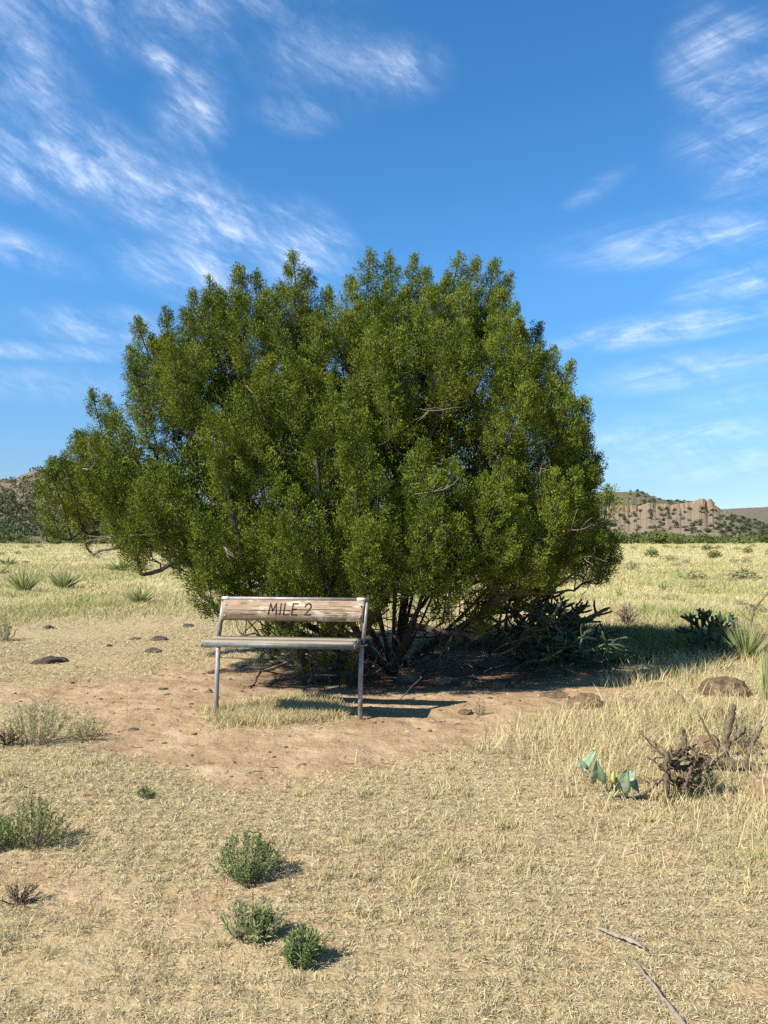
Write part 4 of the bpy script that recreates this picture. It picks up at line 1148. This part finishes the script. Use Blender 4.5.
wood('dead_stick', [([(596, 931, 0), (612, 938, .0), (626, 944, 0), (645, 954, 0)], [0.003, 0.005, 0.007, 0.006]), ([(626, 944, 0), (636, 944, .02)], [0.004, 0.002])], 'shorter bleached stick with a side twig in matted grass', 'stick', 'deadwood', base=(620, 944), k=8)
wood('dead_branch', [([(258, 672, 0), (275, 667, 0), (292, 660, .0), (305, 658, .05)], [0.012, 0.016, 0.016, 0.010])], 'brown dead branch on the ground behind the bench seat', 'stick', base=(275, 672), k=8)
wood('dead_root', [([(313, 652, 0), (322, 646, 0), (330, 652, .0), (318, 656, .05)], [0.010, 0.012, 0.012, 0.008]), ([(302, 640, .1), (318, 650, .05), (334, 642, .0)], [0.008, 0.01, 0.008]),
                   ([(240, 640, .1), (250, 648, .05), (262, 646, .0), (270, 634, .0)], [0.008, 0.010, 0.012, 0.006]), ([(272, 634, .1), (280, 640, .05), (296, 646, .0)], [0.006, 0.008, 0.006])],
     'bleached twisted roots showing under the bench seat', 'root', 'deadwood', base=(300, 662), k=6)

# sticks laid by pixel lie on the ground: drop their heights
for o in list(COL.objects):
    if o.name.startswith('dead_stick'):
        me = o.data
        co = np.empty(len(me.vertices) * 3, np.float32); me.vertices.foreach_get('co', co); co = co.reshape(-1, 3)
        b = np.array(o.location)
        # turn image height into depth along the ground
        co2 = co.copy(); up = co[:, 2]
        Z = CAMH * b[1] / (CAMH - up * 1.0)
        co2[:, 1] = co[:, 1] + (Z - b[1]); co2[:, 0] = (co[:, 0] + b[0]) * Z / b[1] - b[0]
        X, Y = co2[:, 0] + b[0], co2[:, 1] + b[1]
        thick = co[:, 1]
        co2[:, 1] -= thick * 0.0
        co2[:, 2] = gz(X, Y) - b[2] + 0.022 + thick
        me.vertices.foreach_set('co', co2.ravel()); me.update()

# ------------------------------------------------------------------ hills
def mat_hill(name, soil, soil2, rockc, green, gth):
    t = NT(name); p = t.pos()
    n = t.noise(p, 0.05, 6, 0.6); f = t.noise(p, 0.30, 5, 0.7); g = t.noise(p, 0.9, 4, 0.7)
    c = t.mix(n, soil, soil2)
    c = t.mix(t.ramp(g, [(0.40, 0.55), (0.6, 0.0)]), c, tuple(v * 0.62 for v in soil))
    rk = t.mix(t.ramp(g, [(0.35, 0.0), (0.65, 1.0)]), tuple(v * 0.55 for v in rockc), rockc)
    c = t.mix(t.attr('cliff'), c, rk)
    cov = t.math('ADD', f, t.math('MULTIPLY', t.attr('cover'), 0.22))
    c = t.mix(t.ramp(cov, [(gth, 0.0), (gth + 0.07, 0.85)]), c, green)
    return t.princ(c, 0.95, 0.05, normal=t.bump(g, 0.6, 1.2))
def hill_sheet(name, pxs, zs, hfun, mat, attrs=None):
    """terrain strip: columns along directions pxs, rows at distances zs, heights hfun(px, z)"""
    PX, ZZ = np.meshgrid(pxs, zs)
    X = (PX - CX) / FPX * ZZ
    H = hfun(PX, ZZ)
    V = np.stack([X, ZZ, H], -1).reshape(-1, 3)
    nc = len(pxs); i = np.arange(len(zs) - 1)[:, None] * nc; j = np.arange(nc - 1)[None, :]
    q = np.stack([i + j, i + j + 1, i + nc + j + 1, i + nc + j], -1).reshape(-1, 4)
    o = mesh_np(name, V, q, None, mat, smooth=False)
    for nm, fn in (attrs or {}).items():
        at_ = o.data.attributes.new(nm, 'FLOAT', 'POINT'); at_.data.foreach_set('value', fn(PX, ZZ).astype(np.float32).ravel())
    return tag(o, kind='structure')
def zpx(py, Z): return CAMH + (541.5 - py) * Z / FPX

def mesa_h(px, z):
    ct = np.interp(px, [380, 560, 611, 640, 650, 674, 692, 700, 712, 715, 722, 736, 768, 830, 900], [512, 509, 508, 506.5, 505, 505.5, 503.5, 500.5, 500, 507, 512, 516, 525, 534, 541])
    cliff = np.interp(px, [380, 560, 611, 650, 690, 712, 716, 740], [4, 4, 4, 3.2, 4, 7.5, 3, 0])
    hump = np.interp(px, [380, 500, 560, 611, 641, 652, 666, 690, 720, 760], [520, 500, 495, 494, 493.5, 498, 502, 505, 512, 530])
    notch = np.where(vnoise(px * 0.27, px * 0 + 3, 66) > 0.74, 1.0, 0.0) * (px < 712)
    ct = ct + 2.0 * fbm(px * 0.30, px * 0, 61) + 0.9 * notch; cliff = cliff * (0.7 + 0.9 * (fbm(px * 0.22, px * 0 + 5, 62) + 0.4))
    z = z + (6.0 * fbm(px * 0.35, px * 0 + 1, 67) - 4 * notch) * sstep(501, 507, z) * (1 - sstep(530, 560, z))
    X = (px - CX) / FPX * z
    h0 = 0.4 * np.ones_like(px)
    ztop, zcl = 520.0, 512.0
    slope_t = np.clip((z - 345) / (zcl - 345), 0, 1)
    hb = zpx(ct + cliff, zcl)
    hs = h0 + (hb - h0) * slope_t ** 1.35 + 3.0 * fbm(X * 0.03, z * 0.012, 63) * np.sin(slope_t * math.pi) + 1.0 * fbm(X * 0.12, z * 0.12, 64) * slope_t
    htop = zpx(ct, ztop)
    h = np.where(z < zcl, hs, hb + (htop - hb) * np.clip((z - zcl) / (ztop - zcl), 0, 1))
    back_t = np.clip((z - 540) / 140, 0, 1)
    hh = zpx(hump, 690.0)
    up = htop + (hh - htop) * back_t + 1.5 * fbm(X * 0.05, z * 0.05, 65)
    h = np.where(z > ztop, up, h)
    fall = np.clip((z - 700) / 300, 0, 1)
    return h * (1 - fall) - 4 * fall - 6 * np.clip((345 - z) / 10, 0, 1)
M['hill_tan'] = mat_hill('tan_hillside', (0.235, 0.178, 0.122), (0.315, 0.243, 0.168), (0.34, 0.225, 0.145), (0.085, 0.095, 0.045), 0.57)
def mesa_cliff(px, z):
    return sstep(500, 508, z) * (1 - sstep(523, 530, z)) * (1 - sstep(714, 724, px)) * (0.35 + 0.65 * sstep(0.35, 0.6, vnoise(px * 0.2, z * 0.15, 69)))
def mesa_cover(px, z):
    return np.maximum(sstep(530, 560, z) * 0.75, sstep(716, 742, px + 12 * fbm(px * 0.1, z * 0.05, 68)) * 0.9) + 0.5 * (1 - sstep(345, 385, z))
mesa = hill_sheet('hill', np.linspace(380, 900, 1040), np.concatenate([np.linspace(330, 503, 60), np.linspace(505, 524, 30), np.linspace(527, 1000, 70)]), mesa_h, M['hill_tan'], {'cliff': mesa_cliff, 'cover': mesa_cover})

def left_h(px, z):
    ridge = np.interp(px, [-250, -120, -40, 0, 14, 20, 28, 40, 50, 62, 90, 140, 200, 260, 330, 380], [500, 478, 484, 480.5, 480, 476, 473, 470.5, 469.5, 467, 468, 484, 505, 524, 536, 541])
    ridge = ridge + 1.6 * fbm(px * 0.12, px * 0, 71)
    X = (px - CX) / FPX * z
    t = np.clip((z - 300) / 210.0, 0, 1)
    top = zpx(ridge, 510.0)
    h = 0.2 + (top - 0.2) * (t ** 1.2) + 7 * fbm(X * 0.02, z * 0.02, 72) * np.sin(t * math.pi) + 2.2 * fbm(X * 0.08, z * 0.08, 73) * np.sin(t * math.pi)
    fall = np.clip((z - 530) / 300, 0, 1)
    return h * (1 - fall) - 4 * fall - 6 * np.clip((300 - z) / 10, 0, 1)
M['hill_green'] = mat_hill('wooded_hillside', (0.17, 0.125, 0.085), (0.27, 0.205, 0.145), (0.22, 0.155, 0.105), (0.05, 0.065, 0.035), 0.54)
lefthill = hill_sheet('hill', np.linspace(-250, 380, 380), np.concatenate([np.linspace(288, 512, 90), np.linspace(516, 830, 40)]), left_h, M['hill_green'])

def ridge_h(px, z):
    r = np.interp(px, [300, 640, 700, 722, 740, 768, 850, 1000], [528, 516, 510, 509.5, 508.2, 507, 506, 520]) + 0.5 * fbm(px * 0.25, px * 0, 81)
    t = np.clip((z - 1150) / 400, 0, 1)
    h = zpx(r, 1560.0) * np.where(t < 0.8, t / 0.8 * 0.72, 0.72 + (t - 0.8) / 0.2 * 0.28)
    return np.where(z > 1600, h * np.clip((1900 - z) / 300, -0.1, 1), h) - 3
M['hill_far'] = mat_hill('far_ridge', (0.16, 0.125, 0.10), (0.24, 0.185, 0.15), (0.27, 0.19, 0.14), (0.07, 0.08, 0.05), 0.50)
hill_sheet('hill', np.linspace(300, 1000, 360), np.linspace(1140, 1900, 50), ridge_h, M['hill_far'])

# junipers dotted on the tan slope
M['farjun'] = mat_far('hill_juniper_foliage', (0.035, 0.05, 0.022), (0.065, 0.08, 0.035))
DOT = [clump_mesh('juniper_foliage', M['farjun'], 40 + s, 90, 0.34) for s in range(4)]
n = 0
rr_ = np.random.default_rng(5)
while n < 300:
    px, z = rr_.uniform(604, 775), rr_.uniform(352, 505)
    if rr_.random() > 0.35 + 0.5 * (px > 722) + 0.3 * (vnoise(px * 0.08, z * 0.03, 4) > 0.5): continue
    x = (px - CX) / FPX * z; h = float(mesa_h(np.array([px]), np.array([z]))[0]); w = rr_.uniform(1.0, 2.1)
    put(DOT[n % 4], 'hillside_juniper', (x, z, h - 0.2), w, w * 1.1, 'small dark juniper dotting the tan slope below the cliff', 'tree', 'junipers dotted over the tan slope', rr_.random() * 6)
    n += 1
# junipers on the top of the hump and rim
for i in range(70):
    px = rr_.uniform(560, 714); z = rr_.uniform(526, 690)
    x = (px - CX) / FPX * z; h = float(mesa_h(np.array([px]), np.array([z]))[0]); w = rr_.uniform(1.3, 2.3)
    put(DOT[i % 4], 'mesa_juniper', (x, z, h - 0.2), w, w, 'dark juniper growing on the hilltop above the cliff', 'tree', 'junipers on the hilltop', rr_.random() * 6)
# belt along the foot of the hills on the right
DOT2 = [clump_mesh('belt_foliage', M['farbush'], 60 + s, 200, 0.24) for s in range(4)]
for i in range(110):
    px = rr_.uniform(520, 800); z = rr_.uniform(250, 355) if i % 3 else rr_.uniform(330, 372)
    if z < 285 and px > 690 and rr_.random() < 0.6: continue
    x = (px - CX) / FPX * z; w = rr_.uniform(2.4, 4.4) * (1.3 if px < 668 else 0.85)
    h = max(0.0, float(mesa_h(np.array([px]), np.array([z]))[0]) if z > 345 else 0.0)
    put(DOT2[i % 4], 'belt_tree', (x, z, h - 0.2), w, w * 0.95, 'round green tree in the belt along the foot of the right hand hill', 'tree', 'trees of the belt below the hill', rr_.random() * 6)
# left foot-of-hill trees
for i in range(46):
    px = rr_.uniform(-30, 330); z = rr_.uniform(255, 300)
    x = (px - CX) / FPX * z; w = rr_.uniform(1.6, 3.0)
    put(DOT2[i % 4], 'foothill_tree', (x, z, -0.2), w, w * 0.9, 'dark green tree at the foot of the wooded left hill', 'tree', 'trees at the foot of the left hill', rr_.random() * 6)
# dense woodland on the left hill: one mass
def woodland():
    r = np.random.default_rng(8); N = 7000
    px = r.uniform(-120, 330, N); z = r.uniform(300, 512, N)
    den = np.clip(1.15 - 1.0 * np.clip((z - 400) / 110, 0, 1), 0.12, 1) * (fbm(px * 0.05, z * 0.03, 91) > -0.16)
    k = r.random(N) < den; px, z = px[k], z[k]; n = len(px)
    h = left_h(px, z); x = (px - CX) / FPX * z; w = 0.8 + 1.1 * r.random(n)
    m = 18
    c = np.repeat(np.stack([x, z, h + w * 0.45], 1), m, 0); ww = np.repeat(w, m)
    u = unit(r.normal(size=(n * m, 3))); u[:, 2] = np.abs(u[:, 2]) * 1.2 - 0.3
    P = c + u * ww[:, None] * 0.8
    V, q = leaf_mesh(P, unit(u + r.normal(size=u.shape) * 0.7), ww * 0.75, ww * 0.55)
    o = mesh_np('hillside_woodland', V, q, None, mat_far('woodland_foliage', (0.055, 0.075, 0.03), (0.105, 0.12, 0.05)))
    tag(o, 'dense dark green woodland covering the left hill', 'woodland', kind='stuff')
woodland()
# pale poles at the foot of the left hill
for px in (30.5, 33.5, 45.5):
    x, y = (px - CX) / FPX * 235, 235.0
    m = MB(); m.tube([(0, 0, -0.2), (0, 0, 1.4), (0.02, 0, 2.7)], [0.11, 0.10, 0.09], 8)
    m.box((-0.14, -0.14, 2.7), (0.14, 0.14, 2.76))
    o = m.build('pole', M['deadwood'], loc=(x, y, 0))
    tag(o, {30.5: 'left pole of two pale poles close together before the wooded hill', 33.5: 'right pole of two pale poles close together before the wooded hill', 45.5: 'single pale pole standing apart, nearest the juniper, before the wooded hill'}[px], 'pole')

# ------------------------------------------------------------------ light, sky, camera
ELEV = R(42.5); SDIR = Vector((-0.815 * math.cos(ELEV), -0.580 * math.cos(ELEV), math.sin(ELEV))).normalized()
sun = bpy.data.lights.new('sun', 'SUN'); sun.energy = 4.9; sun.angle = R(0.53); sun.color = (1.0, 0.955, 0.88)
so = bpy.data.objects.new('sun', sun); so.rotation_euler = (-SDIR).to_track_quat('-Z', 'Y').to_euler(); so.location = (-20, -20, 20); link(so)

w = bpy.data.worlds.new('World'); scene.world = w; w.use_nodes = True
nt = w.node_tree; nt.nodes.clear()
class WT(NT):
    def __init__(s, t): s.t = t
W_ = WT(nt)
out = W_.n('ShaderNodeOutputWorld'); bg = W_.n('ShaderNodeBackground'); W_.l(bg.outputs[0], out.inputs[0])
sky = W_.n('ShaderNodeTexSky'); sky.sky_type = 'NISHITA'; sky.sun_disc = False
sky.sun_elevation = ELEV; sky.sun_rotation = math.atan2(SDIR.x, SDIR.y)
sky.altitude = 1800; sky.air_density = 1.0; sky.dust_density = 0.15; sky.ozone_density = 1.6
tc = W_.n('ShaderNodeTexCoord'); sp = W_.n('ShaderNodeSeparateXYZ'); W_.l(tc.outputs['Generated'], sp.inputs[0])
az = W_.math('ARCTAN2', sp.outputs[0], sp.outputs[1]); el = W_.math('ARCSINE', sp.outputs[2])
cmb = W_.n('ShaderNodeCombineXYZ'); W_.l(az, cmb.inputs[0]); W_.l(el, cmb.inputs[1])
def azel(px, py):
    d = ray(px, py); d = d / np.linalg.norm(d); return math.atan2(d[0], d[1]), math.asin(d[2])
def blob(px, py, a, b, ang, s):
    """soft elliptical patch of cloud cover in sky directions; a, b half sizes in pixels, ang clockwise on the picture"""
    A, E = azel(px, py); A2, E2 = azel(px + 4 * math.cos(R(ang)), py + 4 * math.sin(R(ang)))
    th = math.atan2(E2 - E, A2 - A); sc = math.hypot(A2 - A, E2 - E) / 4
    mp = W_.n('ShaderNodeMapping', vector_type='TEXTURE')
    mp.inputs['Location'].default_value = (A, E, 0.0); mp.inputs['Rotation'].default_value = (0, 0, th)
    mp.inputs['Scale'].default_value = (a * sc, b * sc, 1)
    W_.l(cmb.outputs[0], mp.inputs['Vector'])
    ln = W_.n('ShaderNodeVectorMath', operation='LENGTH'); W_.l(mp.outputs[0], ln.inputs[0])
    mr = W_.n('ShaderNodeMapRange', interpolation_type='SMOOTHSTEP')
    mr.inputs['From Min'].default_value = 1.6; mr.inputs['From Max'].default_value = 0.0
    mr.inputs['To Min'].default_value = 0.0; mr.inputs['To Max'].default_value = s
    W_.l(ln.outputs['Value'], mr.inputs['Value']); return mr.outputs[0]
def total(bl):
    t = blob(*bl[0])
    for b in bl[1:]: t = W_.math('MAXIMUM', t, blob(*b))
    return t
def streak(ang, sx, sy, scale, seed, warp=0.35):
    mp = W_.n('ShaderNodeMapping'); mp.inputs['Rotation'].default_value = (0, 0, R(ang)); mp.inputs['Scale'].default_value = (1, 1, 1)
    W_.l(cmb.outputs[0], mp.inputs['Vector'])
    m2 = W_.n('ShaderNodeMapping'); m2.inputs['Scale'].default_value = (sx, sy, 1); m2.inputs['Location'].default_value = (seed, seed * 2.7, 0)
    W_.l(mp.outputs[0], m2.inputs['Vector'])
    return W_.noise(m2.outputs[0], scale, 11, 0.70, warp)
LEFT = [(110, 0, 230, 40, 0, .5), (25, 70, 70, 60, 50, .6), (6, 172, 34, 22, 30, .95), (90, 168, 120, 44, 25, .9), (205, 215, 140, 36, 27, .8), (192, 108, 40, 46, 60, .7),
        (163, 62, 14, 26, 110, .7), (300, 248, 48, 34, 15, .95), (205, 272, 75, 26, 10, .9), (15, 248, 70, 18, 18, .6), (100, 326, 70, 18, 5, .8), (40, 351, 110, 9, 3, .75),
        (310, 50, 80, 40, 20, .28), (295, 116, 40, 14, 5, .4), (390, 70, 50, 22, 0, .6), (60, 385, 100, 18, 2, .35)]
RIGHT = [(725, 68, 54, 42, 35, .8), (745, 150, 62, 40, 10, .72), (775, 60, 30, 40, 30, .6), (700, 238, 130, 24, -8, .62), (735, 284, 62, 20, -16, .8), (665, 328, 110, 15, -9, .9), (705, 368, 100, 18, -9, .85),
         (680, 434, 130, 20, -4, .62), (700, 462, 150, 24, 3, .6), (595, 190, 34, 10, -30, .3), (760, 400, 80, 20, -5, .4)]
nA = streak(24, 7.0, 18.0, 1.6, 3.1, 0.35); nB = streak(-9, 4.0, 22.0, 1.5, 8.3, 0.7); nC = streak(30, 3, 8, 2.4, 2.9, 0.6)
fA = streak(20, 12, 62, 1.7, 5.5, 0.7); fB = streak(-8, 8, 70, 1.7, 6.6, 0.5)
def dens(mask, n, fib):
    # soft veil plus streaky wisps, both inside the cover mask
    def mr(v, a, b):
        x = W_.n('ShaderNodeMapRange', interpolation_type='SMOOTHSTEP'); x.inputs['From Min'].default_value = a; x.inputs['From Max'].default_value = b
        W_.l(v, x.inputs['Value']); return x.outputs[0]
    wisp = W_.math('MULTIPLY', W_.math('MULTIPLY', mr(n, 0.37, 0.75), mr(nC, 0.24, 0.64)), W_.math('ADD', 0.55, W_.math('MULTIPLY', mr(fib, 0.36, 0.66), 0.60)))
    v = W_.math('ADD', W_.math('MULTIPLY', wisp, 1.05), W_.math('MULTIPLY', mr(nC, 0.30, 0.75), 0.30))
    return W_.math('MULTIPLY', v, mask, True)
D_ = W_.math('MAXIMUM', dens(total(LEFT), nA, fA), dens(total(RIGHT), nB, fB))
hs = W_.n('ShaderNodeHueSaturation'); hs.inputs['Saturation'].default_value = 1.3; hs.inputs['Value'].default_value = 1.0; W_.l(sky.outputs[0], hs.inputs['Color'])
tone = W_.ramp(W_.math('MULTIPLY', el, 1.1), [(0.0, (0.33, 0.35, 0.40)), (0.075, (0.42, 0.45, 0.51)), (0.185, (0.68, 0.70, 0.69)), (0.37, (0.95, 1.0, 0.96)), (0.72, (0.95, 1.0, 0.97)), (0.95, (0.88, 0.51, 0.28))])
skyc = W_.mix(1.0, hs.outputs[0], tone, 'MULTIPLY')
cl = W_.mix(W_.math('MULTIPLY', D_, 0.8), skyc, (4.6, 5.1, 5.9))
W_.l(cl, bg.inputs['Color']); bg.inputs['Strength'].default_value = 0.138

cam = bpy.data.cameras.new('camera'); cam.sensor_fit = 'VERTICAL'; cam.sensor_height = 24.0; cam.lens = 24.0 * FPX / 1024.0
cam.clip_start = 0.05; cam.clip_end = 8000
co = bpy.data.objects.new('camera', cam); co.location = (0, 0, CAMH); co.rotation_euler = (R(90) + PITCH, 0, 0); link(co)
scene.camera = co
vs = scene.view_settings; vs.view_transform = 'Standard'; vs.look = 'None'; vs.gamma = 1.0; vs.exposure = 0.84; vs.use_curve_mapping = False
scene.render.engine = 'CYCLES'
scene.cycles.max_bounces = 4; scene.cycles.diffuse_bounces = 1; scene.cycles.transmission_bounces = 2; scene.cycles.glossy_bounces = 2
scene.cycles.use_denoising = False
